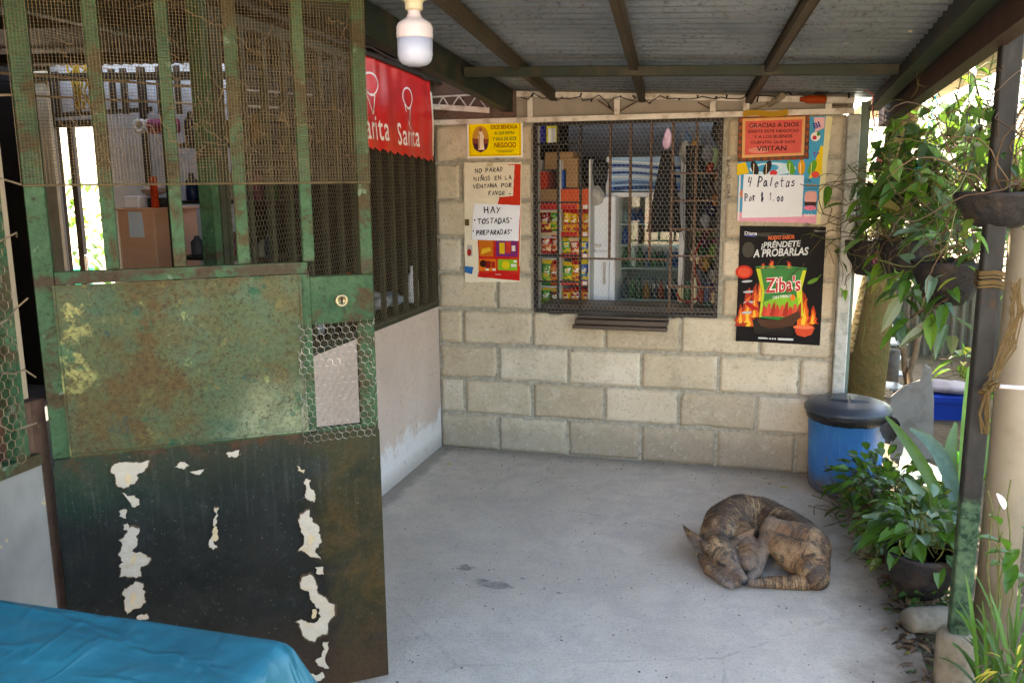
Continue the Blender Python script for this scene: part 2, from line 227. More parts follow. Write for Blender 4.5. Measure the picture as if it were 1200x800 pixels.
# ------------------------------------------------------------------ mesh builder
class MB:
    def __init__(s): s.v=[]; s.f=[]; s.m=[]; s.sm=[]; s.r=[]; s.mats=[]; s.cur=0; s.smooth=False; s.rv=0.; s.T=None
    def mat(s,m):
        if isinstance(m,str): m=MT[m]
        if m not in s.mats: s.mats.append(m)
        s.cur=s.mats.index(m); return s
    def add(s,vs,fs):
        b=len(s.v)
        for p in vs:
            p=Vector(p); s.v.append(s.T@p if s.T else p)
        for f in fs: s.f.append(tuple(b+i for i in f)); s.m.append(s.cur); s.sm.append(s.smooth); s.r.append(s.rv)
    def box(s,a,b,j=0):
        x0,y0,z0=a; x1,y1,z1=b
        s.add([(x0,y0,z0),(x1,y0,z0),(x1,y1,z0),(x0,y1,z0),(x0,y0,z1),(x1,y0,z1),(x1,y1,z1),(x0,y1,z1)],[(0,3,2,1),(4,5,6,7),(0,1,5,4),(1,2,6,5),(2,3,7,6),(3,0,4,7)])
    def cbox(s,a,b,c=.004):      # chamfered box
        a=Vector(a);b=Vector(b); vs=[]; idx={}
        for i in (0,1):
            for j in (0,1):
                for k in (0,1):
                    cor=Vector(((a.x,b.x)[i],(a.y,b.y)[j],(a.z,b.z)[k])); sg=Vector((1-2*i,1-2*j,1-2*k))
                    for ax in range(3):
                        p=cor.copy()
                        for q in range(3):
                            if q!=ax: p[q]+=sg[q]*c
                        idx[(i,j,k,ax)]=len(vs); vs.append(p)
        F=[]
        for ax in range(3):
            o=[q for q in range(3) if q!=ax]
            for sd in (0,1):
                q=[]
                for (u,w) in ((0,0),(1,0),(1,1),(0,1)):
                    key=[0,0,0]; key[ax]=sd; key[o[0]]=u; key[o[1]]=w; q.append(idx[(*key,ax)])
                F.append(tuple(q))
        for ax in range(3):   # edges along ax
            o=[q for q in range(3) if q!=ax]
            for u in (0,1):
                for w in (0,1):
                    k0=[0,0,0]; k1=[0,0,0]; k1[ax]=1; k0[o[0]]=k1[o[0]]=u; k0[o[1]]=k1[o[1]]=w
                    F.append((idx[(*k0,o[0])],idx[(*k1,o[0])],idx[(*k1,o[1])],idx[(*k0,o[1])]))
        for i in (0,1):
            for j in (0,1):
                for k in (0,1): F.append((idx[(i,j,k,0)],idx[(i,j,k,1)],idx[(i,j,k,2)]))
        s.add(vs,F)
    def bar(s,p,q,w,h,up=(0,0,1)):  # rectangular bar between two points
        p=Vector(p);q=Vector(q); d=(q-p).normalized(); up=Vector(up); sd=d.cross(up)
        if sd.length<1e-4: sd=d.cross(Vector((1,0,0)))
        sd.normalize(); u=sd.cross(d).normalized(); vs=[]
        for c in (p,q):
            for a,b in ((-1,-1),(1,-1),(1,1),(-1,1)): vs.append(c+sd*a*w/2+u*b*h/2)
        s.add(vs,[(0,1,2,3),(7,6,5,4),(0,4,5,1),(1,5,6,2),(2,6,7,3),(3,7,4,0)])
    def tube(s,pts,r,n=6,cap=True):
        pts=[Vector(p) for p in pts]; m=len(pts); rs=r if isinstance(r,(list,tuple)) else [r]*m; vs=[]; up=Vector((0,0,1))
        d0=(pts[1]-pts[0]).normalized(); a=d0.cross(up); a=a if a.length>.1 else d0.cross(Vector((1,0,0))); a.normalize()
        for i in range(m):
            d=(pts[min(i+1,m-1)]-pts[max(i-1,0)]); d=d.normalized() if d.length>1e-9 else d0
            a=(a-d*a.dot(d)); a=a.normalized() if a.length>1e-6 else d.orthogonal().normalized(); b=d.cross(a)
            for k in range(n): t=2*PI*k/n; vs.append(pts[i]+(a*math.cos(t)+b*math.sin(t))*rs[i])
        fs=[(i*n+k,i*n+(k+1)%n,(i+1)*n+(k+1)%n,(i+1)*n+k) for i in range(m-1) for k in range(n)]
        if cap: fs+= [tuple(range(n-1,-1,-1)),tuple(range((m-1)*n,m*n))]
        s.add(vs,fs)
    def lathe(s,c,prof,n=24,sx=1,sy=1,wob=None):
        c=Vector(c); vs=[]; m=len(prof)
        for (r,z) in prof:
            for k in range(n):
                t=2*PI*k/n; rr=r*(1+(wob(t,z) if wob else 0)); vs.append(c+Vector((rr*math.cos(t)*sx,rr*math.sin(t)*sy,z)))
        fs=[(i*n+k,i*n+(k+1)%n,(i+1)*n+(k+1)%n,(i+1)*n+k) for i in range(m-1) for k in range(n)]
        if prof[0][0]>0: fs.append(tuple(range(n-1,-1,-1)))
        if prof[-1][0]>0: fs.append(tuple(range((m-1)*n,m*n)))
        s.add(vs,fs)
    def grid(s,fn,nu,nv,thick=None):
        vs=[fn(i/nu,j/nv) for j in range(nv+1) for i in range(nu+1)]
        fs=[(j*(nu+1)+i,j*(nu+1)+i+1,(j+1)*(nu+1)+i+1,(j+1)*(nu+1)+i) for j in range(nv) for i in range(nu)]; s.add(vs,fs)
    def leaf(s,base,d,L,W,up=Vector((0,0,1)),droop=.3,fold=.25,pt=.45):
        base=Vector(base); d=Vector(d).normalized(); sd=d.cross(up); sd=sd.normalized() if sd.length>.05 else Vector((1,0,0)); n=sd.cross(d); vs=[]
        prof=((0,.06),(.2,.7),(pt,1),(.75,.72),(1,.02))
        for t,w in prof:
            c=base+d*(L*t)-Vector((0,0,1))*(droop*L*t*t); ww=W*.5*w
            vs+= [c-sd*ww+n*(ww*fold*2),c,c+sd*ww+n*(ww*fold*2)]
        fs=[]
        for i in range(len(prof)-1):
            for k in (0,1): a=i*3+k; fs.append((a,a+1,a+4,a+3))
        s.rv=random.random(); s.add(vs,fs)
    def build(s,name,m=None,parent=None,origin=None,bevel=0):
        if m is not None: s.mats=[MT[m] if isinstance(m,str) else m]; s.m=[0]*len(s.f)
        me=bpy.data.meshes.new(name); o=bpy.data.objects.new(name,me)
        if parent is not None: off=parent.get('_w') or (0,0,0); off=Vector(off)
        else: off=Vector(origin) if origin is not None else s.autobase()
        inv=None
        if parent is not None and parent.get('_rot'): inv=None; off=Vector((0,0,0))
        me.from_pydata([tuple(p-off) for p in s.v],[],s.f)
        for mm in s.mats: me.materials.append(mm)
        for i,p in enumerate(me.polygons): p.material_index=min(s.m[i],max(0,len(s.mats)-1)); p.use_smooth=s.sm[i]
        at=me.attributes.new('rnd','FLOAT','FACE'); at.data.foreach_set('value',s.r)
        me.update(); COL.objects.link(o)
        if parent is not None: o.parent=parent
        else: o.location=off
        o['_w']=tuple(off)
        if bevel:
            b=o.modifiers.new('bevel','BEVEL'); b.width=bevel; b.segments=2; b.limit_method='ANGLE'
        return o
    def autobase(s):
        xs=[p.x for p in s.v]; ys=[p.y for p in s.v]; zs=[p.z for p in s.v]
        return Vector(((min(xs)+max(xs))/2,(min(ys)+max(ys))/2,min(zs)))
def tag(o,label=None,cat=None,group=None,kind=None):
    if label: o['label']=label
    if cat: o['category']=cat
    if group: o['group']=group
    if kind: o['kind']=kind
    return o
def empty(name,loc,label,cat,group=None,rz=0):
    o=bpy.data.objects.new(name,None); COL.objects.link(o); o.location=loc; o.rotation_euler=(0,0,rz); o.empty_display_size=.1
    if rz: o['_rot']=1
    o['_w']=tuple(loc); return tag(o,label,cat,group)
def sub(o):                       # a part can carry sub-parts whose vertices are given in the same space
    return o
def part(mb,name,m,parent,**k): return mb.build(name,m,parent,**k)
def subpart(mb,name,m,par,root):   # par is a part of root (part origin = root origin)
    o=mb.build(name,m,root); o.parent=par; return o

# ------------------------------------------------------------------ print (flat artwork on real sheets)
_tc={}
def textmesh(txt,bold=0,shear=0):
    k=(txt,bold,shear)
    if k in _tc: return _tc[k]
    cu=bpy.data.curves.new('t','FONT'); cu.body=txt; cu.size=1; cu.offset=bold; cu.shear=shear; cu.resolution_u=3; cu.fill_mode='FRONT'; cu.space_character=1.14 if txt=='Sarita' else 1
    o=bpy.data.objects.new('t',cu); COL.objects.link(o); bpy.context.view_layer.update()
    me=bpy.data.meshes.new_from_object(o.evaluated_get(bpy.context.evaluated_depsgraph_get()))
    vs=[(v.co.x,v.co.y) for v in me.vertices]; fs=[tuple(p.vertices) for p in me.polygons]
    bpy.data.objects.remove(o); bpy.data.curves.remove(cu); bpy.data.meshes.remove(me)
    xs=[a for a,_ in vs]; ys=[b for _,b in vs]; x0,x1,y0,y1=min(xs),max(xs),min(ys),max(ys)
    vs=[((a-x0)/(x1-x0),(b-y0)/(y1-y0)) for a,b in vs]; _tc[k]=(vs,fs,(x1-x0)/(y1-y0)); return _tc[k]
GL={'N':[[(0,0),(0,1),(.7,0),(.7,1)]],'O':[[(.35,1),(.05,.75),(0,.4),(.2,.03),(.5,0),(.72,.35),(.68,.75),(.35,1)]],'P':[[(0,0),(.03,1),(.5,.95),(.6,.7),(.4,.5),(.02,.47)]],
'A':[[(0,0),(.35,1),(.7,0)],[(.13,.38),(.6,.4)]],'R':[[(0,0),(.03,1),(.5,.95),(.58,.7),(.4,.52),(.02,.48),(.65,0)]],'I':[[(.3,1),(.3,0)]],'Ñ':[[(0,0),(0,1),(.7,0),(.7,1)],[(.1,1.2),(.3,1.3),(.4,1.18),(.62,1.3)]],
'S':[[(.6,.9),(.3,1),(.03,.8),(.15,.58),(.5,.45),(.6,.2),(.35,0),(.02,.1)]],'E':[[(.6,1),(.05,.97),(0,0),(.62,.03)],[(.02,.5),(.45,.52)]],'L':[[(.05,1),(0,0),(.55,.04)]],'V':[[(0,1),(.32,0),(.68,1)]],
'T':[[(0,.97),(.7,1)],[(.36,.98),(.33,0)]],'F':[[(.62,1),(.05,.97),(0,0)],[(.03,.5),(.45,.52)]],'H':[[(0,0),(.03,1)],[(.6,1),(.62,0)],[(.02,.5),(.62,.53)]],'Y':[[(0,1),(.3,.5),(.62,1)],[(.3,.5),(.15,0)]],
'D':[[(.03,1),(0,0),(.4,.03),(.65,.35),(.6,.75),(.35,.97),(.03,1)]],'4':[[(.1,1),(.03,.5),(.6,.5)],[(.5,1),(.48,0)]],'a':[[(.5,.55),(.2,.6),(0,.3),(.15,0),(.45,.1),(.5,.6),(.52,.1),(.62,0)]],
'l':[[(.2,1.05),(.18,.1),(.3,0)]],'e':[[(.02,.3),(.5,.35),(.4,.6),(.12,.58),(0,.25),(.2,0),(.52,.08)]],'t':[[(.25,1),(.22,.1),(.4,0)],[(.02,.65),(.5,.68)]],'s':[[(.45,.55),(.15,.6),(.08,.4),(.4,.25),(.35,.02),(0,.05)]],
'o':[[(.25,.6),(0,.35),(.15,0),(.42,.05),(.48,.4),(.25,.6)]],'r':[[(.05,.6),(.08,0)],[(.07,.35),(.25,.58),(.42,.55)]],'$':[[(.55,.85),(.2,.9),(.05,.7),(.5,.4),(.5,.12),(.05,.12)],[(.22,1.1),(.2,-.1)],[(.38,1.1),(.36,-.1)]],
'1':[[(.1,.8),(.3,1),(.28,0)]],'0':[[(.3,.6),(.05,.4),(.1,.05),(.35,0),(.48,.3),(.3,.6)]],'.':[[(.1,.05),(.15,0)]],"'":[[(.1,1.05),(.08,.8)]],'M':[[(0,0),(.1,1),(.35,.35),(.6,1),(.72,0)]],'U':[[(0,1),(.05,.1),(.4,0),(.6,.2),(.62,1)]],'-':[[(0,.3),(.6,.33)]]}
class Print:
    def __init__(s,o,u,v,n,warp=None): s.o=Vector(o); s.u=Vector(u); s.vv=Vector(v); s.n=Vector(n); s.w=warp; s.mb=MB(); s.k=0
    def P(s,a,b,h): 
        if s.w: h+=s.w(a,b)
        return s.o+s.u*a+s.vv*b+s.n*h
    def put(s,vs,fs,m,lay): s.mb.mat(m if not isinstance(m,(str,)) or m in MT else pm(m)); s.mb.add([s.P(a,b,.0007*lay) for a,b in vs],fs)
    def rect(s,a0,b0,a1,b1,m,lay=1,n=None):
        nu=max(1,int(abs(a1-a0)/.02)); nv=max(1,int(abs(b1-b0)/.02)); vs=[(a0+(a1-a0)*i/nu,b0+(b1-b0)*j/nv) for j in range(nv+1) for i in range(nu+1)]
        s.put(vs,[(j*(nu+1)+i,j*(nu+1)+i+1,(j+1)*(nu+1)+i+1,(j+1)*(nu+1)+i) for j in range(nv) for i in range(nu)],m,lay)
    def quadp(s,c,m,lay=1,nu=16,nv=16,jag=0):    # bilinear quad c=[bl,br,tr,tl]
        def q(i,j):
            a=i/nu;b=j/nv; jx=jag*(random.random()-.5) if (i in(0,nu) or j in(0,nv)) else 0; jy=jag*(random.random()-.5) if (i in(0,nu) or j in(0,nv)) else 0
            x=(c[0][0]*(1-a)+c[1][0]*a)*(1-b)+(c[3][0]*(1-a)+c[2][0]*a)*b; y=(c[0][1]*(1-a)+c[1][1]*a)*(1-b)+(c[3][1]*(1-a)+c[2][1]*a)*b; return (x+jx,y+jy)
        vs=[q(i,j) for j in range(nv+1) for i in range(nu+1)]
        s.put(vs,[(j*(nu+1)+i,j*(nu+1)+i+1,(j+1)*(nu+1)+i+1,(j+1)*(nu+1)+i) for j in range(nv) for i in range(nu)],m,lay)
    def poly(s,pts,m,lay=1):
        tr=tessellate_polygon([[Vector((a,b,0)) for a,b in pts]]); s.put(pts,[tuple(t) for t in tr],m,lay)
    def ell(s,a,b,ra,rb,m,lay=1,rot=0,n=20):
        c,sn=math.cos(rot),math.sin(rot); s.poly([(a+ra*math.cos(t)*c-rb*math.sin(t)*sn,b+ra*math.cos(t)*sn+rb*math.sin(t)*c) for t in [2*PI*i/n for i in range(n)]],m,lay)
    def line(s,pts,w,m,lay=1):
        for (a,b),(c,d) in zip(pts[:-1],pts[1:]):
            L=math.hypot(c-a,d-b)
            if L<1e-6: continue
            ex,ey=(c-a)/L*w*.25,(d-b)/L*w*.25; nx,ny=-(d-b)/L*w/2,(c-a)/L*w/2
            s.put([(a-ex-nx,b-ey-ny),(c+ex-nx,d+ey-ny),(c+ex+nx,d+ey+ny),(a-ex+nx,b-ey+ny)],[(0,1,2,3)],m,lay)
    def text(s,t,a,b,w,h,m,lay=2,bold=0,shear=0,rot=0):   # box lower-left (a,b), width w, height h
        vs,fs,_=textmesh(t,bold,shear); c,sn=math.cos(rot),math.sin(rot); s.put([(a+x*w*c-y*h*sn,b+x*w*sn+y*h*c) for x,y in vs],fs,m,lay)
    def hand(s,t,a,b,w,h,m,lay=2,sw=.004,rot=0,jit=.15):
        n=len(t); st=w/max(n,1); c,sn=math.cos(rot),math.sin(rot)
        for i,ch in enumerate(t):
            dy=(random.random()-.5)*jit*h; k=1+(random.random()-.5)*jit; sl=random.uniform(-.05,.16); swk=sw*random.uniform(.75,1.2)
            for pl in GL.get(ch,[]):
                pts=[]
                for x,y in pl:
                    X=i*st+x*st*1.0+y*h*sl+(random.random()-.5)*.07*h; Y=y*h*k+dy+(random.random()-.5)*.07*h; pts.append((a+X*c-Y*sn,b+X*sn+Y*c))
                [s.line(pts[q:q+2],swk*random.uniform(.7,1.15),m,lay) for q in range(len(pts)-1)]
    def build(s,name,parent=None,**k): 
        o=s.mb.build(name,None,parent,**k); return o
def wallprint(warp=None,y=-.006): return Print((0,y,0),(1,0,0),(0,0,1),(0,-1,0),warp)
def hexwire(mb,fn,u0,v0,u1,v1,w,r,jit=0.):
    # real twisted-wire hexagons; fn(u,v,h) -> point
    h=w/math.sqrt(3); rows=int((v1-v0)/(1.5*h))+1; cols=int((u1-u0)/w)+1
    def J(u,v): 
        a=noise.noise(Vector((u*9,v*9,1)))*jit; b=noise.noise(Vector((u*9,v*9,5)))*jit; return (u+a,v+b)
    def seg(a,b,rr):
        a=J(*a); b=J(*b)
        if not(u0<=a[0]<=u1 and u0<=b[0]<=u1 and v0<=a[1]<=v1 and v0<=b[1]<=v1): return
        mb.tube([fn(a[0],a[1],0),fn(b[0],b[1],0)],rr,3,False)
    for j in range(rows):
        for i in range(cols+1):
            cx=u0+w*(i+.5*(j%2)); cy=v0+1.5*h*j
            seg((cx,cy+h*.5),(cx,cy-h*.5),r*1.35); seg((cx,cy+h*.5),(cx+w/2,cy+h),r); seg((cx,cy+h*.5),(cx-w/2,cy+h),r)

# ================================================================== THE SETTING
m=MB(); m.box((-6,-4.75,-.1),(2.27,6,0)); fl=m.build('floor','floor',origin=(0,0,0)); tag(fl,kind='structure')
def gz(x,y): return -.12+.03*noise.noise(Vector((x*1.5,y*1.5,0)))
m=MB(); m.smooth=True; m.grid(lambda a,b:(2.262+a*12,-8+b*20,gz(2.26+a*12,-8+b*20)),60,100); tag(m.build('garden_ground','earth',origin=(0,0,0)),kind='structure')
m=MB(); m.box((-300,-300,-.4),(300,300,-.3)); tag(m.build('ground','yard',origin=(0,0,0)),kind='structure')

# block wall with the shop window opening
wb=empty('block_wall',(1.05,.075,0),'tan concrete block wall around the barred shop window','wall')
WX0,WX1,WZ0,WZ1=.545,1.54,.80,1.80; XE=2.10
m=MB()
for a,b in (((0,.004,0),(WX0+.012,.14,1.8)),((WX1-.012,.004,0),(XE,.14,1.8)),((WX0+.012,.004,0),(WX1-.012,.14,WZ0-.01))): m.box(a,b)
m.build('mortar','mortar',wb)
m=MB(); m.mat('block'); m.smooth=True
def blockface(x0,x1,z0,z1):      # worn block: rounded, chipped arrises and a slightly uneven face
    nx=max(4,int((x1-x0)/.018)); nz=9; sd=random.uniform(0,90); d0=random.uniform(-.002,.002); vs=[]
    for j in range(nz+3):
        for i in range(nx+3):
            a=min(max(i-1,0),nx)/nx; b=min(max(j-1,0),nz)/nz; x=x0+(x1-x0)*a; z=z0+(z1-z0)*b; ed=min(a*(x1-x0),(1-a)*(x1-x0),b*(z1-z0),(1-b)*(z1-z0))
            y=-.005+d0+.0022*noise.noise(Vector((x*14,z*14,sd)))
            if ed<1e-6:
                c=.0015+.0045*abs(noise.noise(Vector((x*22,z*22,sd))))+(.010 if noise.noise(Vector((x*9,z*9,sd+5)))>.42 else 0)
                if a==0: x+=c
                if a==1: x-=c
                if b==0: z+=c
                if b==1: z-=c
                y+=.0045
                if i in(0,nx+2) or j in(0,nz+2): y=.02
            vs.append((x,y,z))
    w=nx+3; m.add(vs,[(j*w+i,j*w+i+1,(j+1)*w+i+1,(j+1)*w+i) for j in range(nz+2) for i in range(nx+2)])
for k in range(9):
    z0=.2045+.2*(k-1)+.006; z1=.2045+.2*k-.006
    if k==0: z0=.002; 
    z1=min(z1,1.795)
    off=.345 if k%2==0 else .145
    xs=[0]+[off+.4*i for i in range(7) if 0<off+.4*i<XE]+[XE]
    for a,b in zip(xs[:-1],xs[1:]):
        a+=.006;b-=.006
        if b-a<.03 : continue
        segs=[(a,b)]
        if z1>WZ0+.02:
            segs=[]
            if a<WX0: segs.append((a,min(b,WX0-.004)))
            if b>WX1: segs.append((max(a,WX1+.004),b))
            z0_=z0 
        for (p,q) in segs:
            if q-p<.03: continue
            zz0=z0; zz1=z1; jx=lambda: random.uniform(-.003,.003)
            m.rv=random.random(); blockface(p+jx(),q+jx(),zz0+jx()*.6,zz1+jx()*.6)
m.build('blocks',None,wb)
pr=wallprint(y=-.0075); pr.hand('VIVO OMA',1.555,1.60,.20,.016,pm('#26304a'),1,.003,rot=-PI/2); pr.build('wall_writing',wb)

# plastered low wall on the left, two stretches
def plaster_wall(y0,y1,mat,name,label,z1=.815):
    m=MB(); m.smooth=False; n=int((y1-y0)/.05)
    m.box((-.12,y0,0),(0,y1,z1)); return tag(m.build(name,mat),label,'wall')
plaster_wall(-1.99,0.0,'plaster','low_wall','pale pink plastered low wall under the barred side window')
plaster_wall(-4.6,-2.86,'grey','low_wall','grey plastered low wall beside the open green gate, behind the blue table')
# scuffs of paint/plaster on the pink wall
def scuff(parent,Px,c,name='paint_scuff'):
    pass

# ---- corner column and post
m=MB(); m.cbox((2.102,-.035,0),(2.162,.14,1.80),.006); tag(m.build('corner_column',simple('chipped_white_paint',(.42,.42,.39),.8,0,.2,20,.7,60,.006,c2=(.22,.25,.21))),'chipped white plaster column at the right end of the block wall','column')
m=MB(); m.bar((2.185,.03,1.25),(2.185,.03,1.86),.04,.04,(1,0,0)); m.box((2.165,.01,-.1),(2.18,.05,1.3)); tag(m.build('corner_post',simple('grey_green_post',(.13,.17,.14),.6)),'grey green steel post behind the end of the block wall','post')

# ================================================================== ROOF
def zr(x,y): return 2.005-.05*x-.062*y
YF=-3.0
def corrugated(fn,nu,nv): pass
rf=MB(); rf.smooth=True
nrow=int((YF*-1+.05)/.0127)
def rz(x,y): return zr(x,y)+.011*math.sin(y*2*PI/.076)+.003*noise.noise(Vector((x*2,y*2,0)))
rf.grid(lambda a,b:(.425+a*1.915,.06+(YF-.06)*b,rz(.425+a*1.915,.06+(YF-.06)*b)),8,nrow)
tag(rf.build('corrugated_roof','roof'),'grey galvanised corrugated roof sheet over the patio, speckled with dirt','roof')
def channel(p,q,w,h,m_,name,label,cat='beam',group=None,th=.006):
    mb=MB(); p=Vector(p);q=Vector(q); d=(q-p).normalized(); sd=d.cross(Vector((0,0,1))).normalized(); u=Vector((0,0,1))
    mb.bar(p+sd*(w/2),q+sd*(w/2),th,h); mb.bar(p+u*(h/2-th/2)-sd*(th/2),q+u*(h/2-th/2)-sd*(th/2),w-th,th-.001); mb.bar(p-u*(h/2-th/2)-sd*(th/2),q-u*(h/2-th/2)-sd*(th/2),w-th,th-.001)
    mb.bar(p-sd*(w/2-.001)-u*(h/2-.016),q-sd*(w/2-.001)-u*(h/2-.016),th*.6,.02); return tag(mb.build(name,m_),label,cat,group)
def yb(x,y,dz): return (x,y,zr(x,y)+dz)
channel(yb(.44,-3.1,-.065),yb(.42,-.012,-.07),.05,.11,'beam','roof_beam','deep dark green steel beam along the left edge of the patio roof')
for (x0,x1,lb) in ((.66,.75,'olive roof purlin just right of the deep green beam'),(1.12,1.27,'brown roof purlin over the middle of the shop window'),(1.64,1.81,'brown roof purlin above the right end of the shop window')):
    x2=x0+(x1-x0)*2.1
    channel(yb(x2-(x1-x0)*.35,-3.05,-.038),yb(x0,.02,-.038),.03,.045,'purlin','roof_purlin',lb,group='purlins under the corrugated roof',th=.004)
mb=MB(); mb.bar((.47,-.86,1.965),(2.2,-.86,1.905),.04,.04); tag(mb.build('cross_beam','beam',bevel=.003),'thin dark green beam crossing under the purlins','beam')
mb=MB(); mb.bar((2.235,-3.1,2.034),(2.235,.05,1.885),.03,.115); mb.bar((2.222,-3.1,1.974),(2.222,.05,1.822),.055,.012); tag(mb.build('eave_beam','beam'),'dark steel eave beam above the hanging plants','beam')
mb=MB(); mb.bar((2.30,-3.1,1.945),(2.30,.3,1.80),.05,.095); tag(mb.build('eave_beam','redbeam'),'red brown lower eave beam outside the dark one','beam')

# truss on top of the wall
tr=empty('roof_truss',(1.07,-.02,1.80),'white angle iron truss between the block wall and the roof','truss')
m=MB(); m.box((.0,-.03,1.802),(2.13,-.026,1.828)); m.box((.0,-.026,1.802),(2.13,.01,1.806)); part(m,'lower_chord','white',tr)
m=MB(); 
def upz(x): return 1.985-.0515*x
for a,b in ((.47,2.13),): m.bar((a,-.022,upz(a)-.012),(b,-.022,upz(b)-.012),.004,.028); m.bar((a,-.01,upz(a)),(b,-.01,upz(b)),.03,.003)
m.bar((0,-.05,1.898),(.33,-.05,1.868),.004,.028)
part(m,'upper_chord','white',tr)
for x in (.53,.985,1.46,1.62,2.0):
    m=MB(); m.box((x,-.025,1.829),(x+.028,-.021,upz(x)-.03)); m.box((x,-.021,1.829),(x+.003,.003,upz(x)-.03)); part(m,'post','white',tr)
for x0,x1 in ((.90,.985),(1.10,1.01),(.18,.04),(1.40,1.46),(2.1,2.02)):
    m=MB(); m.bar((x0,-.012,upz(x0)-.035),(x1,-.012,1.845),.006,.006); part(m,'diagonal','rust',tr)
m=MB(); m.box((0,.02,1.806),(2.13,.032,1.97)); tag(m.build('gable_board',simple('grey_fibre_board',(.30,.27,.23),.85,0,.2,5,.2)),'grey brown board closing the gap above the block wall','board')
m=MB(); m.box((-.1,.0,1.835),(.46,.012,2.2)); tag(m.build('gable_sheet','roofd'),'dark reddish sheet closing the gable left of the patio roof beam','sheet')
for x0,x1 in ((.02,.10),(.10,.20),(.20,.30)):
    m=MB(); m.bar((x0,-.012,1.885),((x0+x1)/2,-.012,1.95),.006,.006); m.bar(((x0+x1)/2,-.012,1.95),(x1,-.012,1.885),.006,.006); part(m,'lattice','white',tr)
m=MB(); m.bar((0,-.012,1.95),(.36,-.012,1.955),.008,.008); part(m,'upper_chord','white',tr)
# old wiring of string lights
def wig(p,q,n,amp,sag=0,seed=0):
    p=Vector(p);q=Vector(q); return [p.lerp(q,i/n)+Vector((noise.noise(Vector((i*.7,seed,1)))*amp,noise.noise(Vector((i*.7,seed,7)))*amp*.5,noise.noise(Vector((i*.7,seed,3)))*amp-sag*4*(i/n)*(1-i/n))) for i in range(n+1)]
lw=MB(); pts=wig((.50,-.045,1.93),(2.15,-.05,1.90),44,.035,.02,3); lw.tube(pts,.0025,5)
for i in range(2,44,2):
    lw.tube([pts[i],pts[i]+Vector((random.uniform(-.012,.012),-.01,random.uniform(-.03,.02)))],[.003,.005],5)
tag(lw.build('string_lights','cable'),'dark string of small unlit lights looped along the truss','string lights')
# pipe stub, orange and yellow bits above the signs
m=MB(); m.tube([(1.74,.01,1.86),(1.80,-.08,1.89)],.016,12); m.tube([(1.66,.0,1.835),(1.745,.0,1.86)],.004,6); tag(m.build('pipe_stub','pvc'),'short end of white pipe poking out above the red thanks sign','pipe')
m=MB(); m.smooth=True; m.tube([(1.88,-.05,1.872),(1.90,-.05,1.872),(1.915,-.05,1.872),(1.99,-.05,1.87),(2.0,-.05,1.87)],[.010,.012,.020,.020,.015],12); tag(m.build('orange_bottle',pm('#9a3c12')),'small orange bottle lying on the truss at the right corner','bottle')
m=MB(); m.smooth=True; m.grid(lambda a,b:(1.62+a*.21,-.034-.004*math.sin(a*9),1.80+.028*b+.004*math.sin(a*7)),14,2); tag(m.build('yellow_ribbon',pm('#a8801c')),'strip of yellow plastic tucked above the red thanks sign','ribbon')

# ================================================================== LEFT SIDE WINDOW (grille in the plane x=0)
gw=empty('window_grille',(0,-1.0,.815),'dark barred side window with chicken wire above the pink wall','window grille')
m=MB(); m.box((-.03,-1.985,.816),(.004,-.002,.85)); m.box((-.03,-1.985,2.02),(.004,-.002,2.06)); m.box((-.03,-2.02,.85),(.004,-1.99,2.06)); part(m,'frame','barg',gw)
for i in range(15):
    y=-.02-.139*i; m=MB(); m.box((-.022,y-.012,.851),(-.002,y+.012,2.019)); part(m,'bar','barg',gw)
m=MB(); hexwire(m,lambda u,v,h:(.007+.003*math.sin(u*7)*math.sin(v*5),u,v),-1.98,.83,0,2.04,.0205,.0007,.004); part(m,'chicken_wire','wired',gw)
# door jamb post and left panel
m=MB(); m.box((-.05,-2.06,0),(.0,-2.022,2.12)); tag(m.build('gate_post','dgreen'),'green steel gate post at the latch side of the doorway','post')
lp=empty('wire_panel',(0,-3.7,.816),'green framed chicken wire panel at the far left above the grey wall','wire panel')
m=MB(); m.box((-.03,-4.6,.816),(.006,-2.862,.845)); m.box((-.03,-2.93,.846),(.004,-2.895,2.1)); part(m,'frame','dgreen',lp)
m=MB(); hexwire(m,lambda u,v,h:(.012+.006*math.sin(u*9),u,v),-3.5,.83,-2.9,2.0,.024,.0008,.006); part(m,'chicken_wire','wired',lp)
m=MB()
for k in range(7):
    z=.9+.16*k+random.uniform(-.03,.03); m.tube(wig((.02,-3.15,z+random.uniform(-.15,.15)),(.03,-2.875,z),9,.03,0,k),.0022,5)
part(m,'tie_wire','wired',lp)
m=MB(); m.box((-.06,-2.885,.98),(-.035,-2.842,1.86)); tag(m.build('jamb_board','beige'),'narrow beige board beside the hinge of the green gate','board')
m=MB(); m.tube([(-.03,-2.865,.03),(-.03,-2.865,.975)],.016,10); m.box((-.11,-2.90,.0),(-.03,-2.80,.97)); tag(m.build('hinge_pipe','rust'),'rusty hinge pipe at the corner of the grey wall','pipe')

# ================================================================== GREEN GATE
DX,DY,DA=0.0,-2.82,R(37)
gt=empty('metal_gate',(DX,DY,0),'open green metal gate with rusty panel, torn paper and wire mesh','gate',rz=DA)
TOP=2.0
m=MB(); m.cbox((0,-.015,.82),(.045,.015,TOP),.002); m.cbox((.806,-.015,1.253),(.84,.015,TOP),.002); m.box((.047,-.014,1.262),(.66,.014,1.292)); m.box((.047,-.013,TOP-.03),(.804,.013,TOP)); 
m.box((.638,-.012,.82),(.664,.012,1.26)); m.box((.79,-.0125,.80),(.838,.0125,1.118)); m.box((.664,-.012,.80),(.79,.012,.822)); m.box((.04,-.012,.802),(.64,.012,.822)); fr=part(m,'frame','dgreen',gt)
for x0,x1 in ((.163,.196),(.323,.354),(.481,.513),(.650,.681)):
    m=MB(); m.cbox((x0,-.016,1.294),(x1,.010,TOP-.032),.002); part(m,'bar','dgreen',gt)
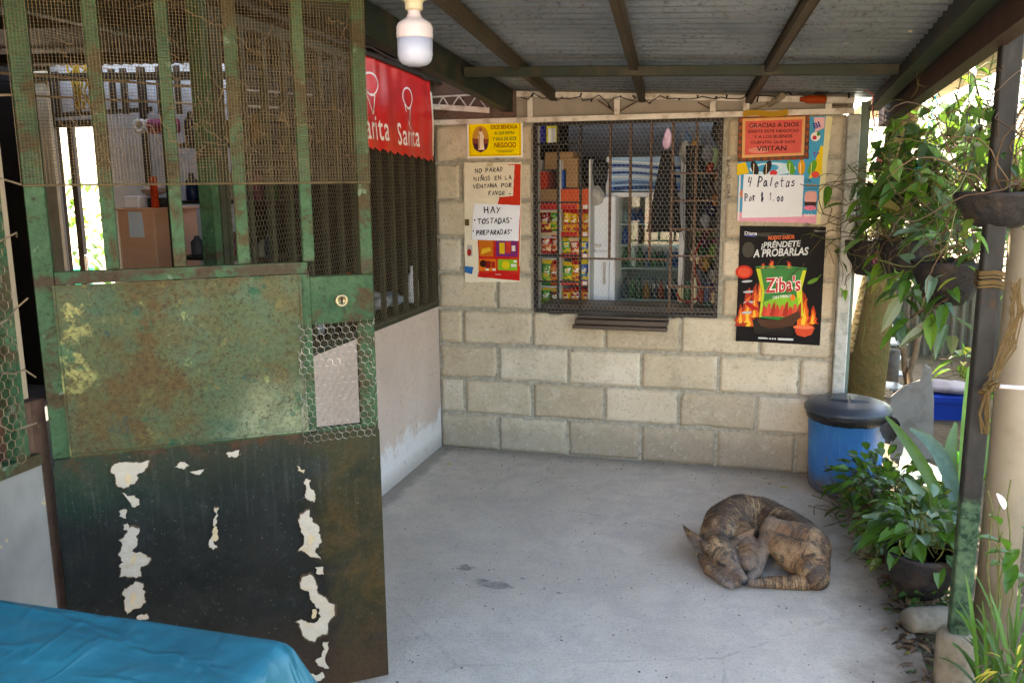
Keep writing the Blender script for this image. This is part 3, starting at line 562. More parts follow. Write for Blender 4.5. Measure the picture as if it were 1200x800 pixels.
m=MB(); nx,nz=40,30
def pw(x,z): return -.004+.006*noise.noise(Vector((x*3,z*3,2)))+.003*math.sin(x*9)
m.smooth=True; m.grid(lambda a,b:(.042+a*.595,-.012+pw(a,b)*.6,.824+b*.432),nx,nz); m.grid(lambda a,b:(.637-a*.595,-.002,.824+b*.432),1,1)
m.smooth=False
for a,b in (((.040,-.02,.822),(.639,-.016,.826)),((.04,-.02,1.256),(.639,-.016,1.26)),((.636,-.02,.826),(.640,-.016,1.256)),((.040,-.02,.826),(.044,-.016,1.256))): m.box(a,b)
part(m,'upper_panel','dpanel',gt)
m=MB(); m.smooth=True; m.grid(lambda a,b:(.002+a*.836,-.013+.003*noise.noise(Vector((a*4,b*3,6))),.03+b*.785),30,30); m.grid(lambda a,b:(.838-a*.836,.0,.03+b*.785),2,2); m.smooth=False
m.box((.0,-.012,.027),(.84,-.002,.031)); m.box((-.002,-.012,.03),(.002,-.0,.80)); m.box((.838,-.012,.03),(.841,.0,.80)); part(m,'lower_panel','dlow',gt)
m=MB(); m.cbox((.664,-.0135,1.119),(.84,.0135,1.252),.003); lpz=part(m,'lock_plate','dgreen',gt)
m=MB(); m.smooth=True; m.T=Matrix.Translation((.748,-.0136,1.183))@Matrix.Rotation(R(90),4,'X')
m.lathe((0,0,0),[(.018,0),(.018,.004),(.0175,.008),(.012,.010),(.012,.008),(.0,.008)],24); m.T=None
lo=part(m,'lock_cylinder',simple('worn_brass',(.36,.31,.18),.35,.7),gt); 
m=MB(); m.box((.746,-.0255,1.176),(.750,-.0235,1.19)); m.lathe((.748,-.0245,1.19),[(.003,-.001),(.003,.001)],8); k=part(m,'keyhole',pm('#14110c'),gt); k.parent=lo
# woven hardware cloth on the upper half
m=MB(); st=.0078; x=-.002
def wv(x,z): return -.0195+.003*noise.noise(Vector((x*4,z*5,1)))
i=0
while x<.842:
    pts=[(x+.0012*noise.noise(Vector((i*3.1,zz*6,0))),wv(x,zz),zz) for zz in [1.503+.07*q for q in range(8)]+[TOP-.0]]; m.tube(pts,.00062,3,False); x+=st; i+=1
z=1.506
while z<TOP:
    pts=[(xx,wv(xx,z)-.0006,z+.0022*noise.noise(Vector((xx*8,z*7,3)))) for xx in [.07*q for q in range(-0,13)]]; m.tube(pts,.00062,3,False); z+=st
m.tube([(xx,-.021,1.503) for xx in (0,.2,.4,.6,.84)],.002,4)
part(m,'hardware_cloth','cloth',gt)
# cobweb-like plant debris caught in it
m=MB()
for k in range(150):
    x=random.uniform(.35,.83) if random.random()<.8 else random.uniform(.1,.4); z=min(1.99,1.52+abs(random.gauss(0,.22))); a=random.uniform(0,PI); L=random.uniform(.02,.07)
    m.tube(wig((x,-.023,z),(x+math.cos(a)*L,-.024,min(1.99,z+math.sin(a)*L)),5,.012,0,k),.0008,3,False)
part(m,'dry_tendrils','root',gt)['kind']='stuff'
m=MB(); hexwire(m,lambda u,v,h:(u,-.022+.004*noise.noise(Vector((u*20,v*20,0))),v),.622,.782,.836,1.128,.0205,.0006,.003)
for k in range(26): 
    z=random.uniform(.79,1.12); x=random.choice((.628,.832)); m.tube(wig((x,-.022,z),(x+random.uniform(-.008,.008),-.028,z+.014),3,.004,0,k),.0009,3,False)
part(m,'chicken_wire_patch','wirel',gt)
# torn remains of paper stickers (traced, on the lower panel)
TP=[ # photo outlines, turned into points of the panel
 [(131,546),(150,541),(175,539),(170,549),(160,556),(158,566),(150,570),(140,570),(136,560),(130,552)],
 [(143,577),(158,580),(164,590),(157,594),(150,585)],[(140,598),(149,597),(148,606),(140,604)],[(144,614),(150,612),(150,620),(145,620)],
 [(139,632),(150,618),(163,618),(161,636),(155,645),(168,648),(177,654),(172,661),(165,663),(166,674),(140,675),(140,662),(145,658),(139,650)],
 [(148,690),(157,683),(158,680),(168,683),(170,692),(171,704),(160,712),(149,719),(146,705),(146,688)],[(160,722),(172,718),(174,724),(162,725)],
 [(251,594),(257,594),(254,612),(252,625),(255,640),(250,643),(245,640),(249,627),(250,610)],
 [(348,545),(357,550),(356,556),(349,551)],[(358,560),(364,562),(363,570),(369,578),(368,588),(360,585),(359,572)],
 [(351,603),(363,597),(367,612),(374,618),(373,640),(369,645),(376,655),(362,650),(350,645),(356,630),(351,615)],[(369,664),(378,663),(379,672),(370,671)],
 [(354,676),(362,672),(370,682),(376,696),(382,700),(383,742),(372,745),(368,751),(356,745),(346,727),(354,725),(370,728),(376,722),(366,705),(355,690)],
 [(378,752),(385,750),(386,782),(377,780),(370,772),(377,768)],[(360,788),(378,786),(380,793),(368,797)],[(205,547),(214,541),(222,545),(215,549)],[(222,552),(240,548),(236,554),(226,554)],[(265,531),(281,527),(280,532),(268,535)]]
ndir=Vector((-math.sin(DA),math.cos(DA),0)); udir=Vector((math.cos(DA),math.sin(DA),0))
def doorpt(x,y):
    d=_f+_r*((x-600)/FPX)+_u*((400-y)/FPX); t=((Vector((DX,DY,0))-ndir*.016-CAM).dot(ndir))/d.dot(ndir); p=CAM+d*t; return ((p-Vector((DX,DY,0))).dot(udir),p.z)
tp=Print((0,-.0165,0),(1,0,0),(0,0,1),(0,-1,0),lambda a,b:.002*noise.noise(Vector((a*40,b*40,0))))
def frac(a,b,lv,rd):
    if lv==0: return [a]
    L=math.hypot(b[0]-a[0],b[1]-a[1]); k=rd.uniform(-.22,.22)*L; m_=((a[0]+b[0])/2-(b[1]-a[1])/max(L,1e-6)*k,(a[1]+b[1])/2+(b[0]-a[0])/max(L,1e-6)*k); return frac(a,m_,lv-1,rd)+frac(m_,b,lv-1,rd)
for qi,q in enumerate(TP):
    rd=random.Random(qi); tp=Print((0,-.0165,0),(1,0,0),(0,0,1),(0,-1,0),lambda a,b:.0012+.003*abs(noise.noise(Vector((a*30,b*30,0)))))
    pts=[doorpt(*p) for p in q]; out=[]
    for i in range(len(pts)): out+=frac(pts[i],pts[(i+1)%len(pts)],3,rd)
    cx=sum(p[0] for p in out)/len(out); cy=sum(p[1] for p in out)/len(out)
    tp.poly([(cx+(a-cx)*1.10+rd.uniform(-.0012,.0012),cy+(b-cy)*1.07+rd.uniform(-.0012,.0012)) for a,b in out],'residue',-1)
    tp.poly(out,'torn',1)
    if len(q)>8:
        ang=rd.uniform(0,6.28); p0=[(cx+math.cos(t_)*rd.uniform(.004,.011)+.004*math.cos(ang),cy+math.sin(t_)*rd.uniform(.008,.026)-.01) for t_ in (0,.8,1.6,2.4,3.1,4,4.8,5.6)]; p2=[]
        for i in range(8): p2+=frac(p0[i],p0[(i+1)%8],2,rd)
        tp.poly(p2,'tornc',3)
    tp.build('torn_paper',gt)

# ================================================================== ROOM BEHIND THE GATE
m=MB(); YB=.95
dl=onY(66,150,YB); dr_=onY(118,150,YB); zt=dl.z
m.box((dr_.x,YB,0),(-1.75,YB+.03,3.4)); m.box((dl.x,YB,zt),(dr_.x,YB+.03,3.4)); tag(m.build('room_wall','inwall'),'pale grey block wall at the back of the room with an open doorway','wall')  # raised well above the roof to keep the sun out
m=MB(); m.box((-4.6,-4.6,0),(-4.5,YB,2.7)); m.box((-6,-4.7,0),(-.13,-4.6,2.7)); tag(m.build('room_wall','dark'),'outer wall of the left hand room, shade painted into its colour','wall')
m=MB(); m.smooth=True
nn=int(4.5/.0127); m.grid(lambda a,b:(-4.6+a*5.12,-4.7+b*5.12,2.34-.03*(a*5.12)+.009*math.sin((-4.6+a*5.12)*2*PI/.076)),nn,8)  # roof stops short of the rear wall to let skylight in
tag(m.build('corrugated_roof','roofb'),'brown corrugated roof over the left hand room','roof')
for y in (-3.6,-2.5,-1.4,-.3,.6):
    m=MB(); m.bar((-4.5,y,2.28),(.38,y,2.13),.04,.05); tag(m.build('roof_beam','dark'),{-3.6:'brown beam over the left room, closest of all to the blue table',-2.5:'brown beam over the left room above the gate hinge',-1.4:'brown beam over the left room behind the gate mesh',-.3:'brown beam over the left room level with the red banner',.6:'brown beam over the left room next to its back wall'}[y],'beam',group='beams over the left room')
m=MB(); m.bar((-.9,-4.5,2.17),(-.9,.9,2.17),.05,.09); tag(m.build('roof_beam','beam'),'green beam running back over the left room','beam')
m=MB(); m.tube([(-2.9,-1.2,2.13),(-1.2,.9,2.08)],.008,6); m.tube([(-3.1,-.6,2.05),(-1.4,.9,2.0)],.008,6); tag(m.build('conduit_pipe','beige'),'thin pale conduit under the left room roof','pipe')
m=MB(); m.box((-1.75,YB-.01,0),(.52,YB+.11,3.4)); tag(m.build('room_wall','dark'),'rear wall of the left room with shade painted in, behind the storage shelf','wall')  # this stretch of back wall has the room's shade painted in
m=MB(); m.box((-5,-4.6,.002),(-.13,.94,.008)); tag(m.build('room_floor',simple('floor_shade_dark',(.05,.045,.04),.7)),kind='structure')  # dark sheet over the slab, room shade put into its colour
# dark grille in front of back wall
rg=empty('room_grille',(-2.2,YB-.15,1.2),'dark steel grille of upright bars inside the left room','grille')
YG=YB-.15
for x in (62,85,107,128,142,164,184,205):
    a=onY(x,62,YG); b=onY(x+1,134,YG); m=MB(); m.bar((a.x,YG,2.3),(a.x,YG,b.z if x<164 or x==205 else b.z),.045,.02,(0,1,0)); part(m,'bar','bar',rg)
a=onY(58,136,YG); b=onY(178,128,YG); m=MB(); m.bar((a.x,YG-.002,a.z),(b.x,YG-.002,b.z),.02,.03); part(m,'rail','bar',rg)
for x,w in ((66,.06),(206,.07),(180,.05)):
    a=onY(x,250,YG); m=MB(); m.box((a.x-w/2,YG-.03,0),(a.x+w/2,YG-.012,2.3)); part(m,'post','bar',rg)
a=onY(34,200,.6); b=onY(64,200,.6); m=MB(); m.box((-6,.7,0),(onY(50,200,.7).x,.73,3.4)); m.box((-4.2,YB,0),(dl.x,YB+.03,3.4)); tag(m.build('room_wall','dark'),'rear wall of the left room at the far left, shade painted in','wall'); m=MB(); m.box((a.x,.6,0),(b.x,.63,2.28)); tag(m.build('partition_board','beigew'),'tall beige partition board left of the rear doorway','board')  # far left wall pieces carry the shade as colour
# yellow cable bundle
m=MB()
for k in range(7):
    a=onY(78+k*4,70,YG-.06); b=onY(92+k*3,128,YG-.06); m.tube(wig(a,b,10,.05,0,k),.008,5)
tag(m.build('cable_bundle',pm('#a07a18')),'tangled yellow hose hanging on the grille inside the left room','cable')
# doorway frame, handle, gate leaf
m=MB(); a=onY(99,300,YB-.01); m.box((a.x-.025,YB-.04,0),(a.x+.025,YB-.005,zt)); m.box((dl.x-.06,YB-.03,0),(dl.x,YB-.004,zt+.05)); m.box((dl.x,YB-.03,zt-.0),(dr_.x,YB-.004,zt+.05)); 
dfm=m.build('door_frame','bar'); tag(dfm,'dark frame of the bright rear doorway','door frame')
m=MB(); a=onY(101,312,YB-.1); m.tube([(a.x,YB-.04,a.z+.08),(a.x,YB-.1,a.z+.08),(a.x,YB-.1,a.z-.08),(a.x,YB-.04,a.z-.08)],.009,8); h=m.build('door_handle','steel',dfm)
h.data.transform(Matrix.Translation(-Vector(dfm['_w'])))  if False else None
# bright things seen through the rear doorway
m=MB(); a=onY(80,318,YB+.9); m.lathe((a.x,YB+.9,-.3),[(.16,.0),(.2,a.z+.3),(.215,a.z+.3),(.215,a.z+.33),(.19,a.z+.33)],20); tag(m.build('green_tub',pm('#1d8f6a')),'green tub outside the rear doorway','tub')
# salmon cabinet with things on top
YC=.25; a=onY(137,247,YC); b=onY(180,247,YC)
cb=empty('cabinet',((a.x+b.x)/2,YC+.2,0),'salmon laminate cabinet inside the room, a sheet of paper on its side','cabinet')
m=MB(); m.cbox((a.x,YC,0.02),(b.x,YC+.45,a.z),.004); part(m,'body','cabinet',cb)
m=MB(); m.box((a.x-.012,YC-.012,a.z+.001),(b.x+.012,YC+.46,a.z+.016)); part(m,'top','cabinet',cb)
p=onY(150,248,YC); q=onY(170,278,YC); m=MB(); m.grid(lambda u,v:(p.x+(q.x-p.x)*u,YC-.004-.01*v*v*u,q.z+(p.z-q.z)*v),4,4); part(m,'paper','whitep',cb)
zt2=a.z+.017
def blob(name,c,r,mat,label,cat,sx=1,sy=1,sz=1,n=20):
    m=MB(); m.smooth=True; c=Vector(c); sd=Vector((c.x*31,c.y*17,c.z*23)); nr=14
    def f(a,b):
        t=2*PI*(a%1.0); ph=PI*b; d=Vector((math.sin(ph)*math.cos(t),math.sin(ph)*math.sin(t),-math.cos(ph))); k=1+.28*noise.noise(d*1.3+sd)+.13*abs(noise.noise(d*4+sd))*2-.10
        return (c.x+d.x*r*sx*k,c.y+d.y*r*sy*k,max(c.z,c.z+r*sz+d.z*r*sz*k) if sz<1.5 else c.z+r*sz+d.z*r*sz*k)
    m.grid(f,n+6,nr); return tag(m.build(name,mat),label,cat)

xc=(a.x+b.x)/2
m=MB(); m.cbox((a.x+.02,YC+.05,zt2),(xc-.01,YC+.2,zt2+.075),.004); tag(m.build('small_box','whitep'),'small white box on the salmon cabinet','box')
m=MB(); m.smooth=True; m.lathe((xc+.05,YC+.2,zt2),[(.085,0),(.09,.06),(.08,.062)],18); tag(m.build('dark_tin','black'),'dark round tin on the salmon cabinet','tin')
blob('paper_bag',(xc+.03,YC+.16,zt2+.08),.07,simple('dusty_bag',(.34,.24,.18),.7),'crumpled brown bag on top of the tin on the cabinet','bag',1.3,1,.45)
m=MB(); m.smooth=True; m.lathe((b.x-.03,YC+.06,zt2),[(.022,0),(.024,.01),(.024,.19),(.018,.2),(.0,.2)],14); m.mat(pm('#d8d4c8')); m.lathe((b.x-.03,YC+.06,zt2+.06),[(.0245,0),(.0245,.03)],14); tag(m.build('spray_can',pm('#c8401c')),'orange spray can standing on the salmon cabinet','can')
# shelf of goods further right in the dark room
def shelfunit(x0,x1,y0,zs,name,label):
    e=empty(name,((x0+x1)/2,y0,0),label,'shelf')
    for x in (x0,x1):
        m=MB(); m.box((x-.015,y0-.015,0),(x+.015,y0+.015,2.0)); part(m,'upright','bar',e)
    for z in zs: m=MB(); m.box((x0,y0-.01,z-.02),(x1,y0+.3,z)); part(m,'shelf_board','bar',e)
    return e
sp0=onY(205,300,.2); sp1=onY(340,300,.2)
shelfunit(sp0.x,sp1.x,.2,(.75,1.05,1.4,1.75),'storage_shelf','dark storage shelf deep in the left room')
cols=['#5a1a14','#8a867c','#6a4a14','#1c2a4a','#24401f','#4a4a50','#5a2a3c','#8a7630']
k=0
ordn=['first','second','third','fourth','fifth','sixth','seventh','eighth','ninth','tenth','eleventh','twelfth']
for zi,z in enumerate((.75,1.05,1.4,1.75)):
    n=7
    for i in range(n):
        x=sp0.x+.07+(sp1.x-sp0.x-.14)*(i+.5*random.random())/n; c=random.choice(cols); h=random.uniform(.1,.2); m=MB(); m.smooth=True
        m.lathe((x,.24+random.uniform(0,.1),z),[(.035,0),(.04,.01),(.04,h*.7),(.02,h*.85),(.016,h),(0,h)],12); 
        tag(m.build('jar',pm(c,.35)),'%s jar from the left on the %s shelf up of the dark storage shelf'%(ordn[i],ordn[zi]),'jar','jars on the dark storage shelf')
# pink roll and tape hanging by the white wall
a=onY(192,148,YB-.35); m=MB(); m.smooth=True; m.T=Matrix.Translation(a)@Matrix.Rotation(R(90),4,'Y'); m.lathe((0,0,-.1),[(.05,0),(.05,.2)],16); m.T=None; tag(m.build('pink_roll',pm('#8a1c50')),'pink roll of ribbon on a nail inside the left room','roll')
for kk,xx in enumerate((186,198)):
    a=onY(xx-22,148,YB-.3); m=MB(); m.smooth=True; m.T=Matrix.Translation(a)@Matrix.Rotation(R(90),4,'X'); m.lathe((0,0,-.015),[(.022,0),(.05,0),(.05,.03),(.022,.03),(.022,0)],18); m.T=None; tag(m.build('tape_roll',pm('#d8cfc0')),('left' if kk==0 else 'right')+' one of two pale tape rolls beside the pink ribbon roll','tape roll','tape rolls')
# goods hanging/standing behind the side window
blob('red_toy',(-.16,-.73,.86),.075,pm('#b3262a',.4),'round red plastic toy behind the side window bars','toy',1,1,1.1)
blob('plastic_bag',(-.14,-.52,.86),.06,simple('grey_plastic_bag',(.35,.38,.42),.3),'crumpled grey plastic bag on the side window sill','bag',1.2,1,.8)
blob('plastic_bag',(-.14,-.90,.86),.07,pm('#4a4650',.3),'dark grey plastic bag next to the red toy on the sill','bag',1.2,1,.8)
blob('plastic_bag',(-.12,-.36,.86),.05,simple('blue_grey_bag',(.25,.33,.42),.3),'bluish plastic bag on the sill, nearest the corner','bag',1.2,1,.8)
blob('toy_head',(-.15,-.83,1.02),.035,pm('#b05030',.5),'small orange brown doll head above the red toy','doll')
m=MB(); m.smooth=True; m.lathe((-.10,-.13,.852),[(.03,0),(.034,.01),(.034,.12),(.012,.17),(.012,.20),(0,.2)],16); m.mat(pm('#e0b020')); m.lathe((-.10,-.13,.89),[(.0345,0),(.0345,.03)],16); bt=m.build('bottle','whitep'); tag(bt,'slim white bottle at the corner end of the side window sill','bottle')
m=MB(); m.box((-.42,-1.95,.80),(-.035,-.02,.851)); tag(m.build('counter','dark'),'dark counter behind the side window','counter')  # shade behind the window is put into the counter's colour
for i,(y,c,h) in enumerate(((-1.75,'#a8a4a8',.2),(-1.6,'#8a2a2a',.22),(-1.45,'#b8b0ac',.26),(-1.3,'#933',.2) if False else (-1.3,'#7a2a30',.2),(-1.15,'#9aa4ac',.24))):
    m=MB(); m.smooth=True; m.lathe((-.15,y,.852),[(.04,0),(.045,.02),(.045,h*.65),(.015,h*.85),(.015,h),(0,h)],14); tag(m.build('bottle',pm(c,.3)),'%s bottle from the gate end on the dark counter'%ordn[i],'bottle','bottles on the dark counter')

# ================================================================== SHOP INTERIOR
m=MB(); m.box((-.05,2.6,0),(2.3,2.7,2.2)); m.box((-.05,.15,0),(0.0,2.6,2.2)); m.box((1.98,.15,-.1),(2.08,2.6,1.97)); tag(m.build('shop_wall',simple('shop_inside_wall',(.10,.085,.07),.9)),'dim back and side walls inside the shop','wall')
m=MB(); m.smooth=True; m.grid(lambda a,b:(-.05+a*2.13,.10+b*2.35,1.99-.05*(a*2.3)+.02*b+.009*math.sin((.1+b*2.35)*2*PI/.076)),8,190)
tag(m.build('corrugated_roof','roof'),'corrugated roof sheet over the shop seen through the wire mesh','roof')
SHOPY=.42
rk=empty('snack_rack',(.62,SHOPY,0),'white metal snack rack with red price strips on the left of the shop window','rack')
sx0=onY(632,300,SHOPY).x; sx1=onY(657,300,SHOPY).x; sx2=onY(690,300,SHOPY).x
levL=[onY(640,y,SHOPY).z for y in (242,273,298,331,357)]; levR=[onY(670,y,SHOPY).z for y in (239,271,296,328,355)]
for x in (sx0-.005,sx1-.004,sx2+.004):
    m=MB(); m.box((x-.005,SHOPY-.01,.4),(x+.005,SHOPY+.3,1.62)); part(m,'side_panel','shelf',rk)
for z in levL[1:]+[levL[0]+.0]:
    m=MB(); m.box((sx0,SHOPY,z-.03),(sx1-.01,SHOPY+.28,z-.022)); part(m,'shelf_board','shelf',rk)
for z in levR:
    m=MB(); m.box((sx1,SHOPY,z-.026),(sx2,SHOPY+.28,z-.018)); sb=part(m,'shelf_board','shelf',rk); pr=Print((0,SHOPY-.002,0),(1,0,0),(0,0,1),(0,-1,0)); pr.rect(sx1+.002,z-.03,sx2-.002,z-.004,pm('#c22a22'),1); pr.rect(sx1+.095,z-.03,sx1+.135,z-.004,pm('#e06a20'),2); pr.rect(sx2-.035,z-.028,sx2-.008,z-.006,pm('#e8e0d8'),3); s_=pr.build('price_strip',rk); s_.parent=sb
    ztop=z-.018
_bp={}
def bagprint(c1,c2,c3):
    k=(c1,c2,c3)
    if k not in _bp:
        t=NT('bag_print'); v=t.vor(75,'Color'); sx_=t.sep(v); _bp[k]=t.fin(t.ramp(sx_[0],[(0,c3),(.22,c2),(.42,'#181818'),(.55,c1),(.72,'#e8e4d8'),(.84,c3),(.93,c2)],'CONSTANT'),.3,0,.25)
    return _bp[k]
def bagmesh(c,w,h,d,c1,c2,c3,tilt=0):
    m=MB(); m.smooth=True; nu,nv=7,9; rot=Matrix.Rotation(tilt,4,'Y'); sd=random.random()*50
    for sgn in (-1,1):
        def fn(a,b):
            u=a*2-1; v=b*2-1; bul=(1-u*u)**.5*(1-abs(v)**3)**.7; px=u*w/2*(1-.08*(1-abs(v)))*(1 if sgn<0 else -1); return Vector(c)+rot@Vector((px,sgn*(d/2*bul+.003*noise.noise(Vector((u*3+sd,v*3,sgn))))  ,h/2+v*h/2))
        for (b0,b1,cc) in ((0,.12,c1),(.12,.45,None),(.45,.8,c1),(.8,1,c3)):
            m.mat(pm(cc,.25) if cc else bagprint(c1,c2,c3)); n=max(1,int((b1-b0)*10)); m.grid(lambda a,b:fn(a,b0+(b1-b0)*b),nu,n)
    # printed emblem
    m.mat(bagprint(c1,c2,c3)); fnp=lambda a,b:Vector(c)+rot@Vector((a*w/2,-(d/2*(1-a*a)**.5*(1-abs(b)**3)**.7)-.004,h/2+b*h/2))
    m.grid(lambda a,b:fnp(-.5+1.0*a,.1+.35*b),4,3); m.mat(pm('#e8e4da',.3)); m.grid(lambda a,b:fnp(-.38+.76*a,-.05+.12*b)+Vector((0,-.001,0)),4,1)
    return m
KIN={'yellow':('#e0b414','#d8940c','#b02418'),'green':('#2a8a34','#7ab030','#e0c020'),'red':('#b81e1a','#d8641c','#e8c8a0'),'orange':('#d8601c','#e89030','#a02018'),'blue':('#24489a','#3a7ab8','#e8d020'),'dark red':('#7a1218','#a82020','#e0b840'),'maroon':('#5a1a20','#8a2a22','#d8a030')}
def bagrow(side,lev,x0,x1,z,kinds,h,depth=0,lift=0):
    n=len(kinds); w=(x1-x0)/n
    for i,kd in enumerate(kinds):
        c=KIN[kd]; mb=bagmesh((x0+w*(i+.5),SHOPY+.05+depth+random.uniform(-.01,.01),z+lift),w*1.38,h*random.uniform(.95,1.1),.055,*c,tilt=random.uniform(-.08,.08))
        tag(mb.build('snack_bag',None),'%s snack bag, %s from left, %s shelf, %s column of the snack rack'%(kd,ordn[i],lev,side),'snack bag','snack bags on the rack')
zz=levL; 
bagrow('left','first',sx0+.005,sx1-.01,zz[1]+.0,['dark red','green'],.145)
bagrow('left','second',sx0+.005,sx1-.01,zz[2]-.0,['red','red'],.125)
bagrow('left','third',sx0+.005,sx1-.01,zz[3]-.022,['green','orange'],.15)
bagrow('left','fourth',sx0+.005,sx1-.01,zz[4]-.022,['green','dark red'],.125)
bagrow('right','first',sx1+.005,sx2-.005,levR[1]+.06,['yellow','yellow','orange','yellow'],.14,lift=-.078)
bagrow('right','second',sx1+.005,sx2-.005,levR[2]-.018,['green','red','blue'],.10)
bagrow('right','third',sx1+.005,sx2-.005,levR[3]-.018,['green','yellow','blue'],.125)
bagrow('right','fourth',sx1+.005,sx2-.005,levR[4]-.018,['yellow','yellow','orange','yellow'],.10)
# boxes on top of rack
zt3=levL[0]-.0
def cbx(name,x0,x1,z0,z1,y0,mat,label,cat='box'):
    m=MB(); m.cbox((x0,y0,z0),(x1,y0+.22,z1),.003); return tag(m.build(name,mat),label,cat)
a=onY(630,236,SHOPY); b=onY(655,226,SHOPY); c=onY(700,232,SHOPY)
cbx('snack_box',sx0,sx1-.01,zt3-.02,zt3+.03,SHOPY,pm('#b8261c'),'low red carton with yellow lettering on top of the rack')
ob=cbx('orange_box',sx1,sx2-.005,levR[0]-.016,levR[0]+.085,SHOPY-.0,pm('#d8582a'),'long orange carton on top of the rack in the middle')
cbx('cardboard_box',sx0,sx0+.12,zt3+.03,zt3+.10,SHOPY+.02,'card','brown carton on the left above the red carton')
cbx('cardboard_box',sx0+.02,sx1+.06,zt3+.21,zt3+.31,SHOPY+.06,'card','uppermost wide brown carton under the shop roof')
cbx('blue_bin',sx0+.10,sx1+.01,zt3+.10,zt3+.205,SHOPY+.03,pm('#1c50a8'),'blue plastic bin between the brown cartons','bin')
cbx('red_box',sx0,sx0+.05,zt3+.10,zt3+.20,SHOPY+.0,pm('#b03018'),'small red carton at the left of the blue bin')
cbx('cardboard_box',sx1+.02,sx1+.09,levR[0]+.09,levR[0]+.26,SHOPY+.05,'card','upright brown carton left of the black sacks')
blob('black_sack',(sx1+.17,SHOPY+.13,levR[0]+.087),.085,'bag','bulging black plastic sack on the orange carton','sack',1.1,1,1.1)
blob('clear_sack',(sx2+.02,SHOPY+.10,levR[0]-.01),.05,simple('cloudy_plastic',(.45,.43,.40),.3),'cloudy plastic bag beside the orange carton','bag',1,1,1.1)
p=onY(634,145,.2);q=onY(650,167,.2); m=MB(); m.smooth=True; m.mat(pm('#2a2a8a')); m.grid(lambda a,b:(p.x-.005+.035*a,.2+.01*math.sin(a*5),q.z+(p.z-q.z)*b),4,4); m.mat(pm('#d8d030')); m.grid(lambda a,b:(p.x+.03+.07*a,.205+.01*math.sin(a*5),q.z+(p.z-q.z)*b),4,4); m.mat(pm('#d8d8d0')); m.grid(lambda a,b:(p.x+.04+.045*a,.2+.01*math.sin(a*5),q.z+(p.z-q.z)*b*.75),4,4); tag(m.build('hanging_packet',None),'yellow and navy packet hanging in the top left of the shop window','packet')
# white freezer and glass cooler
YFz=.55; x0=onY(693,300,YFz).x; x1=onY(714,300,YFz).x; zT=onY(700,230,YFz).z
fz=empty('freezer',((x0+x1)/2+.02,YFz+.3,0),'narrow white refrigerator beside the snack rack','refrigerator')
m=MB(); m.cbox((x0,YFz+.03,0),(x1+.03,YFz+.55,zT),.006); part(m,'body','fridge',fz)
zs=onY(700,294,YFz).z
m=MB(); m.cbox((x0,YFz-.005,zs+.006),(x1,YFz+.027,zT-.003),.005); part(m,'upper_door','fridge',fz)
m=MB(); m.cbox((x0,YFz-.005,.05),(x1,YFz+.027,zs-.006),.005); part(m,'lower_door','fridge',fz)
p=onY(708,320,YFz-.02); m=MB(); m.cbox((p.x-.006,YFz-.025,p.z-.065),(p.x+.006,YFz-.006,p.z+.065),.003); part(m,'handle','steel',fz)
p=onY(700,288,YFz-.02); m=MB(); m.cbox((p.x-.022,YFz-.02,p.z-.008),(p.x+.02,YFz-.006,p.z+.008),.003); part(m,'handle','steel',fz)
YK=.70; x0=onY(709,300,YK).x; x1=onY(790,300,YK).x+.06; zT=onY(712,184,YK).z; zh=onY(712,224,YK).z
co=empty('drinks_cooler',((x0+x1)/2,YK+.3,0),'glass door drinks cooler with a blue striped header','cooler')
m=MB(); m.box((x0,YK+.05,0),(x0+.03,YK+.6,zT)); m.box((x1-.03,YK+.05,0),(x1,YK+.6,zT)); m.box((x0+.03,YK+.57,0),(x1-.03,YK+.6,zT)); m.box((x0+.03,YK+.05,zh),(x1-.03,YK+.57,zT)); m.box((x0+.03,YK+.05,0),(x1-.03,YK+.57,.5)); part(m,'cabinet',simple('cooler_grey',(.25,.26,.27),.5),co)
m=MB(); m.cbox((x0,YK,.45),(x0+.035,YK+.045,zT),.004); m.cbox((x1-.035,YK,.45),(x1,YK+.045,zT),.004); m.cbox((x0+.036,YK-.003,zh-.035),(x1-.036,YK+.04,zh-.008),.003); part(m,'door_frame','fridge',co)
pr=Print((0,YK-.002,0),(1,0,0),(0,0,1),(0,-1,0)); pr.rect(x0+.037,zh,x1-.036,zT-.004,pm('#9cc4ea',.4),1)
H=zT-zh
for (v,th,cc,am,ph) in ((.06,.12,'#2f66c0',.05,0),(.20,.10,'#5d93d8',.06,.6),(.36,.05,'#e4eef8',.06,.9),(.47,.07,'#23489c',.07,1.1),(.58,.04,'#d8e8f6',.07,1.2),(.70,.08,'#1f409c',.05,1.5),(.82,.04,'#f0f6fc',.05,1.8)):
    N=20; pr.line([(x0+.040+(x1-x0-.08)*i/N, zh+H*(v+am*math.sin(i/N*3.2+ph))) for i in range(N+1)],H*th,pm(cc,.3),2)
pr.build('header',co)
m=MB(); m.box((x0+.036,YK+.012,.5),(x1-.036,YK+.016,zh-.036)); part(m,'glass_door','glass',co)
lv=[onY(740,y,YK+.1).z for y in (262,286,313,350)]
for i,z in enumerate(lv):
    m=MB(); m.box((x0+.032,YK+.07,z-.008),(x1-.032,YK+.5,z)); part(m,'wire_shelf','shelf',co)
ck=['#2a5a3a','#6a7a84','#3a4a5a','#8a9aa0','#274a8a','#a83a20','#c8c8c0','#406a40','#3a2a20','#b86a28']
